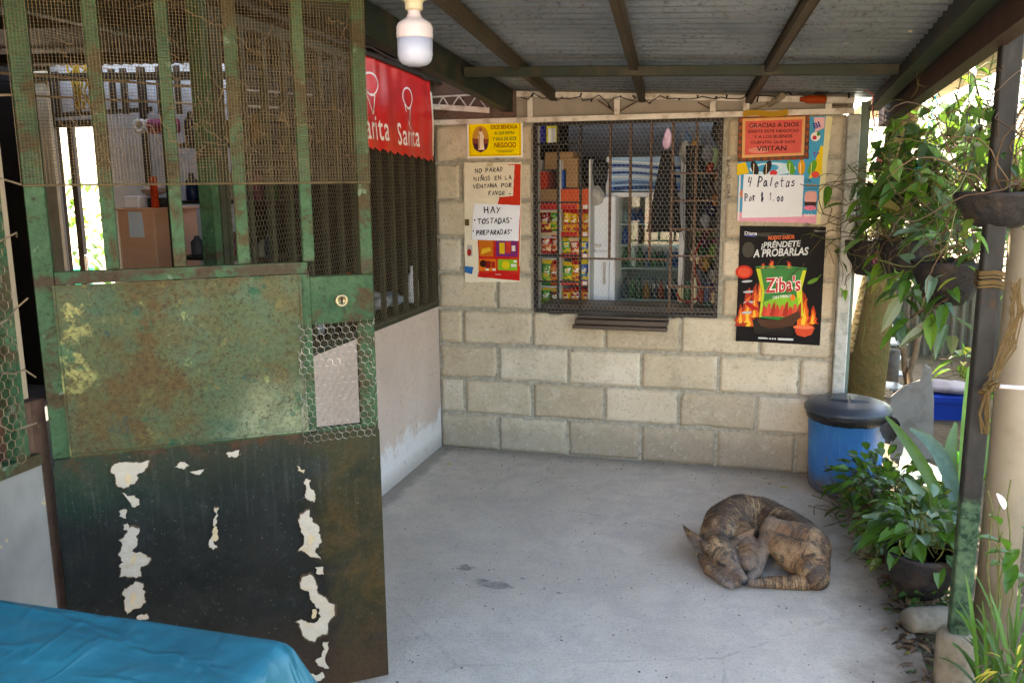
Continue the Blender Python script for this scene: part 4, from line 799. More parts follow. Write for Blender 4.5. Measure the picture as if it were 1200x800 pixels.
for si,z in enumerate(lv):
    n=9
    for i in range(n):
        c=random.choice(ck); x=x0+.06+(x1-x0-.12)*i/(n-1); h=random.uniform(.10,.135) if si else .09; m=MB(); m.smooth=True
        m.lathe((x,YK+.14+random.uniform(-.02,.03),z),[(.019,0),(.022,.008),(.022,h*.6),(.009,h*.85),(.009,h*.95)],12); m.mat(pm('#c8c4b8' if random.random()<.5 else '#b02a20')); m.lathe((x,YK+.14,z+h*.93),[(.0,0),(.0101,0),(.0101,h*.08),(0,h*.08)],10)
        m2=m.mats; tag(m.build('drink_bottle',None) if len(m.mats)>1 and False else m.build('drink_bottle',pm(c,.2)),'%s bottle from the left on the %s shelf from the top in the cooler'%(ordn[i],ordn[si]),'bottle','bottles in the drinks cooler')
# clutter on the right of the shop
YH=.30
p=onY(782,160,YH); q=onY(775,272,YH); m=MB(); m.smooth=True
def dress(a,b):
    w=.045+.115*b; x=p.x-.0-.008*b+w*(a-.5)*1.2; return (x,YH+.02*math.sin(a*9+b*2)*b,1.66-(1.66-q.z)*b)
m.grid(dress,18,14); m.grid(lambda a,b:tuple(Vector(dress(a,b))+Vector((0,.05,0))),18,14); tag(m.build('black_dress','fabric'),'long black cloth hanging inside the shop window','clothing')
blob('pink_packet',(p.x+.005,YH-.03,1.66),.028,simple('pink_film',(.62,.42,.58),.25),'small pink and white packet above the hanging black cloth','packet',.9,.6,2.0)
m=MB(); m.smooth=True; p2=onY(812,200,.5); m.grid(lambda a,b:(1.335+.10*a-.01*b,.27+.02*math.sin(a*8),1.24+.44*b),12,8); tag(m.build('dark_garment','fabric'),'second dark garment hanging to the right of the black cloth','clothing')
p2=onY(812,190,.45); m=MB(); m.smooth=True; m.grid(lambda a,b:(p2.x-.02+.04*a+.01*math.sin(b*6),.45+.01*math.sin(a*8),1.35+.33*b),6,8); tag(m.build('blue_bag','skybluebag'),'narrow blue bag hanging on the right of the shop window','bag')
rr=random.Random(4)
hang=[('#8a8c94',.03,'grey'),('#c23a2a',.02,'red'),('#3a3a44',.03,'charcoal'),('#a8a08c',.03,'beige'),('#c87a1c',.02,'amber'),('#2a2a5a',.03,'navy'),('#b8b8bc',.025,'silver'),('#6a1c24',.025,'wine red'),('#c2286a',.02,'magenta'),('#7aa83a',.03,'lime'),('#d8a83a',.022,'golden'),('#d8d8d4',.02,'white'),('#502a7a',.02,'violet'),('#a84a1c',.022,'rust orange'),('#2a6a5a',.022,'teal')]
for i,(c,r,nm) in enumerate(hang):
    c='#%02x%02x%02x'%tuple(int(int(c[q:q+2],16)*.62) for q in (1,3,5))
    zc=1.62-.058*i; x=1.42+.09*rr.random(); blob('sweet_packet',(x,.24+.12*rr.random(),zc-.03),r,pm(c,.3),nm+' packet hanging in the right part of the shop window','packet',1.1,.5,1.6,10)
nm2=['slate','olive','brown','black','plum','khaki','steel blue','dark green','crimson','ochre','cream','indigo','ash grey','copper','mauve','pale green','ink blue','tan','ruby','smoke grey','moss','peach']
cl2=['#4a5058','#4a4a22','#4a2c1c','#18181a','#3c2038','#8a8050','#3c5a7a','#1c4028','#9a1828','#a87a20','#cfc4a0','#26285a','#8a8a88','#8a4a28','#7a5a78','#9ab88a','#182848','#a08458','#8a1830','#585c60','#3c4a20','#d09a78']
for i in range(22):
    x=1.31+.20*rr.random(); zc=.88+.86*((i*7)%22)/22; blob('sweet_packet',(x,.34+.12*rr.random(),zc),.024+.018*rr.random(),pm(cl2[i],.3),nm2[i]+' packet in the crowded right part of the shop window','packet',1.1,.5,1.6,10)
m=MB()
for k in range(5):
    x=1.31+.045*k; m.tube(wig((x,.27,1.75),(x+.02,.27,.85),12,.03,0,k+9),.002,4)
tag(m.build('hanging_strings','wired'),'strings holding the packets in the right of the shop window','string')
m=MB(); m.smooth=True; pts=[(1.30,.2,.90),(1.32,.2,.86),(1.36,.2,.85),(1.41,.2,.87),(1.43,.2,.93),(1.40,.2,1.0),(1.39,.2,1.1),(1.42,.2,1.18)]
for k_,pp in enumerate(pts):
    pass
m.tube(pts,.006,8); tag(m.build('bead_garland',pm('#7a1c1a',.4)),'red garland looped at the lower right of the shop window','garland')
for i in range(6):
    x=1.315+.036*i; m=MB(); m.smooth=True; h=.10+.02*(i%3); m.lathe((x,.32,.83),[(.014,0),(.016,.01),(.016,h*.7),(.008,h),(0,h)],10); tag(m.build('jar',pm(['#c8c090','#3a5a3a','#d8d0b0','#8a3a2a','#4a5a8a','#d8c8a0'][i],.3)),'%s small jar from the left on the counter at the right of the shop window'%ordn[i],'jar','jars on the shop counter')
m=MB(); m.box((.56,.16,.74),(2.15,.40,.82)); tag(m.build('shop_counter','ledge'),'dark counter just inside the shop window','counter')
# shop window grille
sg=empty('shop_window_grille',(1.04,-.01,.8),'rusty barred shop window covered in galvanised chicken wire','window grille')
m=MB(); f0,f1,g0,g1=.558,1.528,.803,1.80
m.box((f0,-.02,g0),(f0+.018,.012,g1)); m.box((f1-.018,-.02,g0),(f1,.012,g1)); m.box((f0+.018,-.019,g1-.016),(f1-.018,.011,g1)); m.box((f0+.018,-.019,g0),(f0+.25,.011,g0+.014)); m.box((1.285,-.019,g0),(f1-.018,.011,g0+.014)); part(m,'frame','bar',sg)
for x in (.69,.81,.965,1.07,1.175,1.283,1.40):
    z0=g0+.014 if x<.82 or x>1.2 else onY(740,303,0).z; m=MB(); m.box((x-.006,-.014,z0),(x+.006,.002,g1-.017)); part(m,'bar','rust' if x>.9 else 'bar',sg)
for (xa,xb,y) in ((f0+.018,.81,168),(f0+.018,.81,237),(f0+.018,.81,300),(f0+.018,.81,331),(.81,1.283,303),(1.283,f1-.018,203),(1.283,f1-.018,235),(1.283,f1-.018,269),(1.283,f1-.018,300),(1.283,f1-.018,336)):
    z=onY(700 if xa<1.2 else 815,y,0).z; m=MB(); m.box((xa,-.012,z-.005),(xb,.0,z+.005)); part(m,'rail','rust' if xa>.8 else 'bar',sg)
m=MB(); hexwire(m,lambda u,v,h:(u,-.024-.004*abs(noise.noise(Vector((u*6,v*6,0)))),v),.553,.80,1.533,1.812,.0225,.00042,.004); part(m,'chicken_wire','wire',sg)
sg_w=sg
m=MB(); m.cbox((.80,-.10,.757),(1.283,.10,.785),.004); m.cbox((.79,-.115,.735),(1.285,-.085,.756),.004); m.box((.81,-.085,.79),(1.28,.1,.80)); tag(m.build('counter_ledge','ledge'),'dark wooden serving ledge under the shop window opening','ledge')

# ================================================================== POSTERS ON THE BLOCK WALL
def wp(seed,amp=.0025): return lambda a,b: .0008+amp*(.5+noise.noise(Vector((a*7+seed,b*7,seed))))
def poster(name,label,cx,z): return empty(name,(cx,-.008,z),label,'poster' if 'poster' in name else 'sign')
# yellow blessing sign
e=poster('blessing_sign','yellow and white blessing sign with a robed figure, top left of the block wall',.345,1.62)
pr=wallprint(wp(1,.001),-.009); X0,X1,Z0,Z1=.192,.50,1.625,1.828
pr.rect(X0,Z0,X1,Z1,'whitep',0); pr.build('backing',e)
pr=wallprint(wp(1,.001),-.009); pr.rect(X0+.008,Z0+.008,X1-.008,Z1-.008,pm('#f8dc10'),1)
nd=26
for i in range(nd):
    t=X0+.016+(X1-X0-.036)*i/(nd-1); pr.rect(t,Z1-.018,t+.005,Z1-.013,pm('#c0301a'),2); pr.rect(t,Z0+.013,t+.005,Z0+.018,pm('#c0301a'),2)
for i in range(17):
    t=Z0+.016+(Z1-Z0-.036)*i/16; pr.rect(X0+.013,t,X0+.018,t+.005,pm('#c0301a'),2); pr.rect(X1-.018,t,X1-.013,t+.005,pm('#c0301a'),2)
pr.build('border',e)
pr=wallprint(wp(1,.001),-.009); cx,cz=X0+.075,Z0+.098
pr.ell(cx,cz,.047,.07,pm('#c8923a'),2); pr.poly([(cx-.044,cz-.02),(cx+.044,cz-.025),(cx+.035,cz-.05),(cx,cz-.068),(cx-.035,cz-.05)],pm('#4a2036'),3); pr.poly([(cx-.045,cz+.005),(cx+.045,cz+0),(cx+.044,cz-.026),(cx-.044,cz-.022)],pm('#8a4a34'),3)
pr.poly([(cx-.006,cz+.04),(cx+.010,cz+.04),(cx+.020,cz+.015),(cx+.016,cz-.01),(cx+.022,cz-.055),(cx-.014,cz-.055),(cx-.010,cz-.01),(cx-.016,cz+.012)],pm('#ecdcc4'),4); pr.ell(cx+.002,cz+.05,.008,.010,pm('#9a6040'),5)
pr.poly([(cx-.012,cz+.03),(cx-.002,cz+.03),(cx-.004,cz-.05),(cx-.013,cz-.05)],pm('#c8a070'),5); pr.build('picture',e)
pr=wallprint(wp(1,.001),-.009)
for t,u,v,w,h,c in (('DIOS BENDIGA',.135,.148,.145,.022,'#7a3410'),('AL QUE ENTRA',.152,.118,.112,.018,'#2a5a28'),('Y SALE DE ESTE',.142,.089,.132,.018,'#2a5a28'),('NEGOCIO',.152,.052,.12,.027,'#8a2a12')): pr.text(t,X0+u,Z0+v,w,h,pm(c),3,.02)
pr.rect(X0+.16,Z0+.036,X0+.26,Z0+.039,pm('#5a5a20'),3); pr.rect(X0+.17,Z0+.028,X0+.25,Z0+.031,pm('#5a5a20'),3); pr.build('lettering',e)
# collage of sheets below
e=poster('price_poster','long cream and red snack poster under the blessing sign',.33,.957)
W=wp(2,.003)
pr=wallprint(W,-.008); pr.quadp([(.163,.955),(.478,.963),(.493,1.60),(.172,1.603)],'creamp',0,jag=.004); pr.build('sheet',e)
pr=wallprint(W,-.008); pr.quadp([(.235,.985),(.475,.972),(.489,1.59),(.42,1.59)],pm('#c8321c'),1,jag=.002); pr.poly([(.25,.99),(.27,.985),(.33,.992),(.35,.978),(.478,.97),(.485,1.35),(.235,1.35)],pm('#c41f1c'),2)
pr.rect(.245,1.02,.345,1.085,pm('#e0741c'),3); pr.rect(.355,1.025,.465,1.085,pm('#86b22a'),3); pr.rect(.25,1.10,.33,1.19,pm('#c86a1c'),3); pr.rect(.345,1.10,.468,1.19,pm('#7a2a6a'),3)
pr.ell(.272,1.06,.02,.02,pm('#3a1a10'),4); pr.rect(.285,1.035,.315,1.075,pm('#8a1c14'),4); pr.rect(.318,1.038,.34,1.072,pm('#a02a18'),4); pr.ell(.40,1.055,.022,.022,pm('#d8c020'),4); pr.rect(.43,1.045,.46,1.06,pm('#d8dcd0'),4); pr.rect(.365,1.115,.395,1.175,pm('#d8b020'),4); pr.rect(.40,1.12,.43,1.18,pm('#c83a28'),4); pr.rect(.435,1.13,.455,1.16,pm('#e0d8c8'),4); pr.poly([(.26,1.11),(.32,1.13),(.31,1.15),(.265,1.14)],pm('#e0b030'),4)
for u,z in ((.285,1.023),(.325,1.023),(.445,1.07)): pr.rect(u,z,u+.018,z+.010,pm('#e8e4dc'),5)
pr.text('www.',.34,.999,.035,.006,pm('#e8d0c8'),4); pr.rect(.17,1.265,.195,1.30,pm('#5a4a28'),2); pr.rect(.18,1.10,.21,1.16,pm('#b8b0a8'),2); pr.ell(.192,1.12,.012,.02,pm('#a02820'),3); pr.poly([(.163,1.045),(.215,1.04),(.205,1.0),(.165,1.01)],pm('#2a6aa8'),2); pr.build('print',e)
e=poster('notice_sign','handwritten cream paper notice about children, upper sheet on the red poster',.32,1.41)
pr=wallprint(lambda a,b:W(a,b)+.004,-.008); pr.quadp([(.213,1.405),(.445,1.425),(.455,1.585),(.205,1.595)],'creamp',0,jag=.003); pr.quadp([(.30,1.578),(.335,1.580),(.335,1.600),(.30,1.598)],pm('#c8b890',.3),3,2,2); pr.build('sheet',e)
pr=wallprint(lambda a,b:W(a,b)+.0042,-.008); ink=pm('#2c2830')
pr.hand('NO PARAR',.235,1.548,.16,.022,ink,1,.0044,.03); pr.hand('NIÑOS EN LA',.228,1.505,.215,.021,ink,1,.0044,.03); pr.hand('VENTANA POR',.222,1.465,.22,.020,ink,1,.0044,.03); pr.hand('FAVOR.-',.31,1.430,.13,.020,ink,1,.0044,.0); pr.build('handwriting',e)
e=poster('notice_sign','handwritten white paper notice for prepared snacks, lower sheet on the red poster',.35,1.17)
pr=wallprint(lambda a,b:W(a,b)+.006+.004*abs(noise.noise(Vector((a*12,b*12,0)))),-.008); pr.quadp([(.208,1.19),(.475,1.185),(.485,1.375),(.225,1.385)],'whitep',0,jag=.002); pr.build('sheet',e)
pr=wallprint(lambda a,b:W(a,b)+.0066+.004*abs(noise.noise(Vector((a*12,b*12,0)))),-.008); ink=pm('#20242c')
pr.hand('HAY',.285,1.335,.10,.032,ink,1,.0052); pr.hand("'TOSTADAS'",.225,1.275,.23,.026,ink,1,.0052,.03); pr.hand("'PREPARADAS'",.218,1.215,.235,.024,ink,1,.0052,.03); pr.build('handwriting',e)
# popsicle poster
e=poster('ice_pop_poster','blue and yellow ice pop poster partly hidden behind the thanks sign',1.81,1.29)
W3=wp(5,.003)
pr=wallprint(W3,-.007); pr.quadp([(1.61,1.295),(1.985,1.285),(2.005,1.795),(1.60,1.79)],pm('#3f9fc8'),0,jag=.002); pr.quadp([(1.985,1.28),(2.005,1.28),(2.035,1.79),(2.005,1.795)],pm('#e0d8a8'),0,2,12); pr.build('sheet',e)
pr=wallprint(W3,-.007)
pr.poly([(1.95,1.79),(2.0,1.79),(2.0,1.74),(1.96,1.72)],pm('#e8b8c0'),1); pr.ell(1.962,1.70,.022,.022,pm('#f0ece4'),1); pr.ell(1.958,1.695,.010,.010,pm('#c83040'),2); pr.ell(1.975,1.712,.008,.010,pm('#4a8a30'),2)
pr.text('BI',1.955,1.735,.030,.028,pm('#1a4aa0'),2,.03,rot=.35); pr.poly([(1.94,1.50),(1.99,1.66),(2.0,1.65),(2.0,1.52)],pm('#ecc81c'),1); pr.poly([(1.60,1.575),(1.64,1.585),(1.66,1.53),(1.60,1.52)],pm('#e8c020'),1)
pr.ell(1.77,1.55,.11,.03,pm('#cfe6f0'),1)
pr.text('TA',1.953,1.605,.036,.022,pm('#7a3a9a'),2,.03)
for x,c,r_ in ((1.685,'#2a1c1c',.35),(1.745,'#2a1c1c',-.35),(1.855,'#5aa028',.35),(1.905,'#e09a1c',0),(1.955,'#5aa028',-.35)):
    pr.ell(x,1.555,.017,.036,pm(c),3,r_); pr.line([(x-.005,1.52+.0),(x-.005,1.575)],.003,pm('#f0e0b0'),4)
pr.ell(1.775,1.53,.018,.014,pm('#d83a3a'),4); pr.ell(1.97,1.52,.018,.016,pm('#e04a3a'),4); pr.text('OL',1.925,1.485,.03,.016,pm('#1e3a3a'),3,.02); pr.text('PADA',1.93,1.462,.052,.014,pm('#c89018'),3,.02); pr.line([(1.92,1.452),(2.0,1.45)],.002,pm('#1a2a4a'),3)
for i in range(4): pr.ell(1.935+.013*i,1.415-.003*abs(i-1.5),.009,.03,pm('#e8a8a0'),3)
pr.poly([(1.925,1.39),(1.985,1.388),(1.98,1.368),(1.93,1.37)],pm('#3a2420'),4); pr.ell(1.955,1.36,.03,.012,pm('#e87a9a'),4); pr.poly([(1.61,1.295),(1.985,1.285),(1.987,1.325),(1.61,1.34)],pm('#e8a0b8'),2); pr.text('helados',1.93,1.318,.05,.016,pm('#f6ecf0'),4,.02); pr.rect(1.612,1.30,1.62,1.52,pm('#e8e4e0'),2); pr.ell(1.63,1.43,.012,.02,pm('#c87a60'),3); pr.build('print',e)
# thanks sign
e=poster('thanks_sign','red thanks sign with a dark burnt wood border at the wall top right',1.77,1.585)
T4=lambda a,b:.012+.001*noise.noise(Vector((a*9,b*9,2)))
pr=wallprint(T4,-.008); pr.quadp([(1.60,1.585),(1.935,1.595),(1.93,1.808),(1.598,1.808)],'sign_wood',0,jag=.003)
for i in range(9):
    x=1.62+.034*i; 
    for zz_ in (1.598,1.797): pr.ell(x+.01,zz_,.013,.008,pm('#8a4422'),1)
for i in range(6):
    z=1.615+.034*i; pr.ell(1.61,z,.007,.012,pm('#9a4c26'),1); pr.ell(1.924,z,.006,.012,pm('#9a4c26'),1)
pr.build('board',e)
pr=wallprint(T4,-.008); pr.quadp([(1.622,1.604),(1.913,1.612),(1.911,1.795),(1.618,1.792)],pm('#dca468'),2); pr.quadp([(1.635,1.618),(1.899,1.624),(1.898,1.782),(1.632,1.780)],pm('#d85a50'),3); pr.ell(1.70,1.64,.05,.014,pm('#e08878'),4); pr.ell(1.68,1.755,.03,.01,pm('#dc7468'),4); pr.build('panel',e)
pr=wallprint(T4,-.008); c=pm('#3c1c1c')
for t,u,v,w,h in (('GRACIAS A DIOS',1.650,1.748,.232,.021),('EXISTE ESTE NEGOCIO',1.648,1.723,.236,.014),('Y A LOS BUENOS',1.675,1.697,.18,.015),('CLIENTES QUE NOS',1.662,1.669,.206,.015),('VISITAN',1.69,1.636,.14,.024)): pr.text(t,u,v,w,h,c,5,.02)
pr.build('lettering',e)
# price note
e=poster('price_note','white paper with blue handwriting for ice pops under the thanks sign',1.77,1.30)
W5=lambda a,b:.009+.004*noise.noise(Vector((a*12,b*10,7)))
pr=wallprint(W5,-.008); pr.quadp([(1.632,1.31),(1.918,1.318),(1.918,1.517),(1.634,1.525)],'whitep',0,jag=.001); pr.build('sheet',e)
pr=wallprint(W5,-.008); c=pm('#20284a'); pr.hand('4 Paletas',1.652,1.465,.235,.045,c,1,.0055,0); pr.hand('Por $ 1.00',1.645,1.395,.19,.036,c,1,.005,.0); pr.build('handwriting',e)
# chips poster
e=poster('snack_poster','glossy black poster with a green chip bag among flames','x' and 1.82,.67)
W6=lambda a,b:.002+.004*noise.noise(Vector((a*5,b*5,9)))+(.02*max(0,(1.66-a)/.06)**2*max(0,(.80-b)/.12) if a<1.66 and b<.8 else 0)
pr=wallprint(W6,-.008); pr.quadp([(1.625,.685),(2.035,.678),(2.033,1.268),(1.625,1.272)],simple('black_print',(.008,.007,.008),.45,0,.3,9,.0,spec=.07),0,24,30,jag=.001); pr.build('sheet',e)
pr=wallprint(W6,-.008); L=lambda u,v:(1.62+.415*u,.68+.59*v)   # unit coordinates on the poster
def U(pts): return [L(*p) for p in pts]
rr=random.Random(5)
def flame(u,v,w,h,c,lay,seed):
    q=random.Random(seed); pts=[]; n=7
    lft=[(u-w*(.5-.45*(i/n))*(1+.5*q.uniform(-1,1)),v+h*i/n) for i in range(n)]; rgt=[(u+w*(.5-.45*(i/n))*(1+.5*q.uniform(-1,1)),v+h*i/n) for i in range(n)]
    pr.poly(U(lft+[(u+q.uniform(-.3,.3)*w,v+h)]+rgt[::-1]),pm(c,.3),lay)
for i,(u,v,w,h) in enumerate(((.14,.14,.22,.34),(.06,.16,.12,.18),(.22,.22,.14,.30),(.28,.36,.10,.24),(.80,.16,.18,.30),(.72,.20,.10,.20),(.90,.18,.12,.16),(.40,.62,.14,.10),(.6,.62,.12,.09),(.3,.62,.1,.07))):
    flame(u,v,w,h,'#a8280a',1,i); flame(u,v,w*.7,h*.8,'#e0641a',2,i+20); flame(u,v,w*.35,h*.55,'#f4b838',3,i+40)
pr.ell(*L(.08,.61),.042,.034,pm('#c8301c'),2); pr.ell(*L(.08,.61),.030,.024,pm('#e0543a'),3)
for u,v in ((.12,.53),(.14,.44),(.15,.35),(.13,.26)): pr.ell(*L(u,v),.026,.006,pm('#b8bcc0'),4,.1)
pr.poly(U([(.22,.64),(.52,.655),(.80,.635),(.76,.48),(.79,.24),(.55,.20),(.28,.22),(.30,.45)]),pm('#1f7a34',.25),4); pr.poly(U([(.22,.64),(.27,.64),(.33,.45),(.31,.23),(.28,.22),(.30,.45)]),pm('#b8c828',.25),5); pr.poly(U([(.80,.635),(.76,.635),(.70,.45),(.75,.24),(.79,.24),(.76,.48)]),pm('#c8d030',.25),5); pr.poly(U([(.33,.36),(.55,.42),(.74,.40),(.74,.30),(.33,.30)]),pm('#7ab82a',.25),5)
pr.line(U([(.22,.655),(.52,.665),(.80,.648)]),.006,pm('#2f9a4a',.25),6)
for i in range(9): pr.poly(U([(.30+.05*i,.24),(.37+.05*i,.23),(.36+.05*i,.31+.03*(i%3)),(.33+.05*i,.33+.02*(i%2))]),pm(['#c83a2a','#d8503a','#a82a1e'][i%3],.3),6)
pr.text("Ziba's",*L(.335,.43),.175,.082,pm('#f2ece6',.3),7,.06,.1,.09); pr.text("Ziba's",*L(.34,.433),.17,.078,pm('#c01c24',.3),8,.015,.1,.09); pr.text('CHILE TOREADO',*L(.43,.385),.09,.014,pm('#f0f0e8',.3),8,.02,.2,.14)
pr.ell(*L(.66,.40),.012,.016,pm('#e07a1c',.3),7); pr.ell(*L(.88,.545),.028,.010,pm('#5a8a2a'),4,.5); pr.line(U([(.93,.565),(.97,.60)]),.003,pm('#5a8a2a'),4); pr.poly(U([(.1,.34),(.14,.36),(.28,.29),(.2,.28)]),pm('#b82018'),5)
pr.poly(U([(.25,.21),(.50,.20),(.74,.29),(.76,.24),(.68,.16),(.45,.12),(.30,.15)]),pm('#4a2c1c',.3),7); pr.poly(U([(.20,.20),(.30,.21),(.72,.13),(.66,.06),(.4,.04),(.24,.08)]),pm('#141012',.3),6)
pr.poly(U([(.68,.155),(.75,.17),(.88,.165),(.93,.15),(.90,.09),(.82,.065),(.73,.08)]),pm('#cc4426',.3),6); pr.ell(*L(.80,.15),.048,.010,pm('#e8764a',.3),7)
pr.text('NUEVO SABOR',*L(.345,.885),.125,.020,pm('#e8682a',.3),4,.03,.2,.05); pr.text('¡PRÉNDETE',*L(.27,.80),.19,.046,pm('#c8ccd0',.3),4,.03,.2,.06); pr.text('A PROBARLAS',*L(.18,.735),.265,.040,pm('#d0d4d8',.3),4,.03,.2,.06)
pr.text('Diana',*L(.07,.925),.06,.018,pm('#d8dce8',.3),4,.02); pr.poly(U([(.06,.92),(.18,.93),(.21,.91),(.08,.915)]),pm('#3a4a9a',.3),3); pr.text('@diana.sv',*L(.87,.955),.05,.008,pm('#d8d8d8',.3),3); pr.rect(*L(.28,.035),*L(.40,.048),pm('#d8d8d8',.3),3)
for u in (.42,.45,.48): pr.ell(*L(u,.04),.004,.004,pm('#e8e8e8',.3),7)
pr.rect(*L(.51,.03),*L(.69,.048),pm('#c8c8c8',.3),7); pr.ell(*L(.40,.93),.09,.012,pm('#2c2c28',.3),1); pr.ell(*L(.12,.80),.03,.04,pm('#33332c',.3),1); pr.build('print',e)

# ================================================================== RED BANNER
bn=empty('awning_banner',(.06,-.6,1.62),'red vinyl awning banner with white ice cream cones over the side window','banner')
Y0,Y1=-1.02,-.13
def bw(a,b): return .02*noise.noise(Vector((a*3.2,b*2.2,3)))+.012*noise.noise(Vector((a*9,b*4,3)))+.05*max(0,(1.98-b))*.6
def btop(y): return 2.075-.05*(y+1.02)/.89+.012*noise.noise(Vector((y*8,0,0)))
def bbot(y): 
    s=(y*11.2)%1; return 1.665-.045*(y+1.02)/.89-.022*(s if s<.75 else (1-s)*3)
bp=Print((.035,0,0),(0,1,0),(0,0,1),(1,0,0),bw)
nu=110; nv=20; vs=[];
for j in range(nv+1):
    for i in range(nu+1):
        y=Y0+(Y1-Y0)*i/nu; vs.append((y,bbot(y)+(btop(y)-bbot(y))*j/nv))
bp.mb.smooth=True; bp.put(vs,[(j*(nu+1)+i,j*(nu+1)+i+1,(j+1)*(nu+1)+i+1,(j+1)*(nu+1)+i) for j in range(nv) for i in range(nu)],'red',0); bp.build('cloth',bn)
bp=Print((.035,0,0),(0,1,0),(0,0,1),(1,0,0),bw); wv_=pm('#f2e8e4',.4)
def yz(x,y): p=onX(x,y,.075); return (p.y,p.z)
for (px0,px1,pyt,pym,pyb) in ((437,452,85,111,133),(481,491,103,127,147)):
    t=yz((px0+px1)/2,pyt); mL=yz(px0,(pyt+pym)/2-2); mR=yz(px1,(pyt+pym)/2+1); bt=yz((px0+px1)/2-1,pym); tip=yz((px0+px1)/2-1,pyb)
    cx=(mL[0]+mR[0])/2; rx=(mR[0]-mL[0])/2; cz=(t[1]+bt[1])/2; rz_=(t[1]-bt[1])/2
    pts=[(cx+rx*math.cos(q)*(1-.25*max(0,-math.sin(q))),cz+rz_*math.sin(q)) for q in [2*PI*i/20 for i in range(21)]]; bp.line(pts,.0085,wv_,2)
    bp.line([(cx-rx*.75,cz-rz_*.65),(cx-rx*.7,cz-rz_*1.0),(cx,tip[1]),(cx+rx*.45,cz-rz_*1.0),(cx-.0,cz-rz_*.9)],.0085,wv_,2)
for (a,b,hpx) in ((yz(428,162),yz(462,162),28),(yz(474,170),yz(499,171),25)):
    p=a; w=b[0]-a[0]; bp.text('Sarita',a[0],a[1],w,.115 if hpx==28 else .105,wv_,2,.010)
bp.build('print',bn)
bp=Print((.03,0,0),(0,1,0),(0,0,1),(1,0,0),bw); bp.quadp([(Y1-.005,1.63),(Y1+.035,1.64),(Y1+.03,1.96),(Y1-.005,1.98)],'creamp',0,4,10); bp.quadp([(-1.0,1.65),(-.90,1.69),(-.93,1.76),(-.98,1.80)],'creamp',4,4,6); bp.build('backing',bn)
# dark sheet roof above the banner / black conduit
m=MB(); m.tube(wig((.03,-2.0,2.10),(.05,-.02,2.02),20,.012,0,2),.012,8); m.tube(wig((.06,-1.2,2.08),(.4,-.03,1.93),14,.02,.01,6),.005,6); tag(m.build('conduit_pipe','cable'),'black conduit along the top of the side window','pipe')
# ================================================================== BULB
P0=dep(487,78,2.0); bx,by=P0.x,P0.y; zb=P0.z
lb=empty('light_bulb',(bx,by,zb),'large unlit white bulb in a cream ceiling socket','light bulb')
m=MB(); m.smooth=True; m.lathe((bx,by,zb),[(0,0),(.018,.001),(.030,.005),(.037,.013),(.040,.024),(.0405,.060)],40); part(m,'diffuser','diff',lb)
m=MB(); m.smooth=True; 
def rib(t,z): return .012*math.cos(t*40) if .066<z<.088 else 0
m.lathe((bx,by,zb),[(.0405,.0602),(.0412,.063),(.0412,.067),(.0405,.086),(.037,.094),(.026,.101),(.018,.106),(.0145,.114),(.0145,.125)],160,wob=rib); part(m,'collar','lampw',lb)
m=MB(); m.smooth=True; m.lathe((bx,by,zb),[(.013,.122),(.0185,.1225),(.020,.126),(.020,.138),(.024,.143),(.040,.150),(.047,.156),(.0485,.164),(.0485,.178),(.046,.18),(0,.18)],40); sk=part(m,'socket','cream',lb)
m=MB(); m.tube([(bx,by,zb+.175),(bx,by,zb+.26)],.012,10); part(m,'stem','cable',lb)
m=MB(); m.bar((.45,by,zb+.275),(1.6,by,zb+.255),.05,.03); tag(m.build('lamp_batten','purlin'),'brown batten above the light bulb','batten')

# ================================================================== BLUE TABLE
tb=empty('table',(.5,-3.8,0),'table hidden under the blue cloth in the lower left corner','table')
m=MB(); m.cbox((.06,-4.35,.715),(.945,-3.40,.742),.004); part(m,'tabletop','ledge',tb)
for x,y in ((.12,-4.3),(.89,-4.3),(.12,-3.46),(.89,-3.46)):
    m=MB(); m.tube([(x,y,0),(x,y,.714)],.018,8); part(m,'leg','steel',tb)
m=MB(); m.smooth=True
cx,cy,hx,hy=.505,-3.875,.462,.505
def cl(a,b):
    # a: perimeter angle 0..1, b: 0 centre -> 1 hem
    t=2*PI*a; c,s_=math.cos(t),math.sin(t); k=1/max(abs(c)/hx,abs(s_)/hy); 
    if b<=.6:
        r=b/.6; x=cx+c*k*r; y=cy+s_*k*r; z=.750+.0045*noise.noise(Vector((x*9,y*16,0)))*(1 if r<.97 else .3)+.003*noise.noise(Vector((x*25,y*30,0)))*(1 if r<.97 else 0)+.003*math.sin((x*.8+y)*38+3*noise.noise(Vector((x*4,y*4,0))))*max(0,noise.noise(Vector((x*3,y*3,4))))*2
        return (x,y,z)
    q=(b-.6)/.4; px=cx+c*k; py=cy+s_*k; corner=max(0,1-abs(abs(c)*hy-abs(s_)*hx)*3.2)
    f=.012+q*(.035+.16*corner**2+.018*math.sin(t*23+2*noise.noise(Vector((t*2,0,0)))))
    if abs(c)/hx>abs(s_)/hy: n=Vector((math.copysign(1,c),math.copysign(.6*corner,s_),0))
    else: n=Vector((math.copysign(.6*corner,c),math.copysign(1,s_),0))
    return (px+n.x*f,py+n.y*f,.750-.006*min(1,q*8)-.36*q)
m.grid(cl,320,70); tag(m.build('tablecloth','table'),'wrinkled bright blue vinyl tablecloth in the lower left corner','tablecloth')

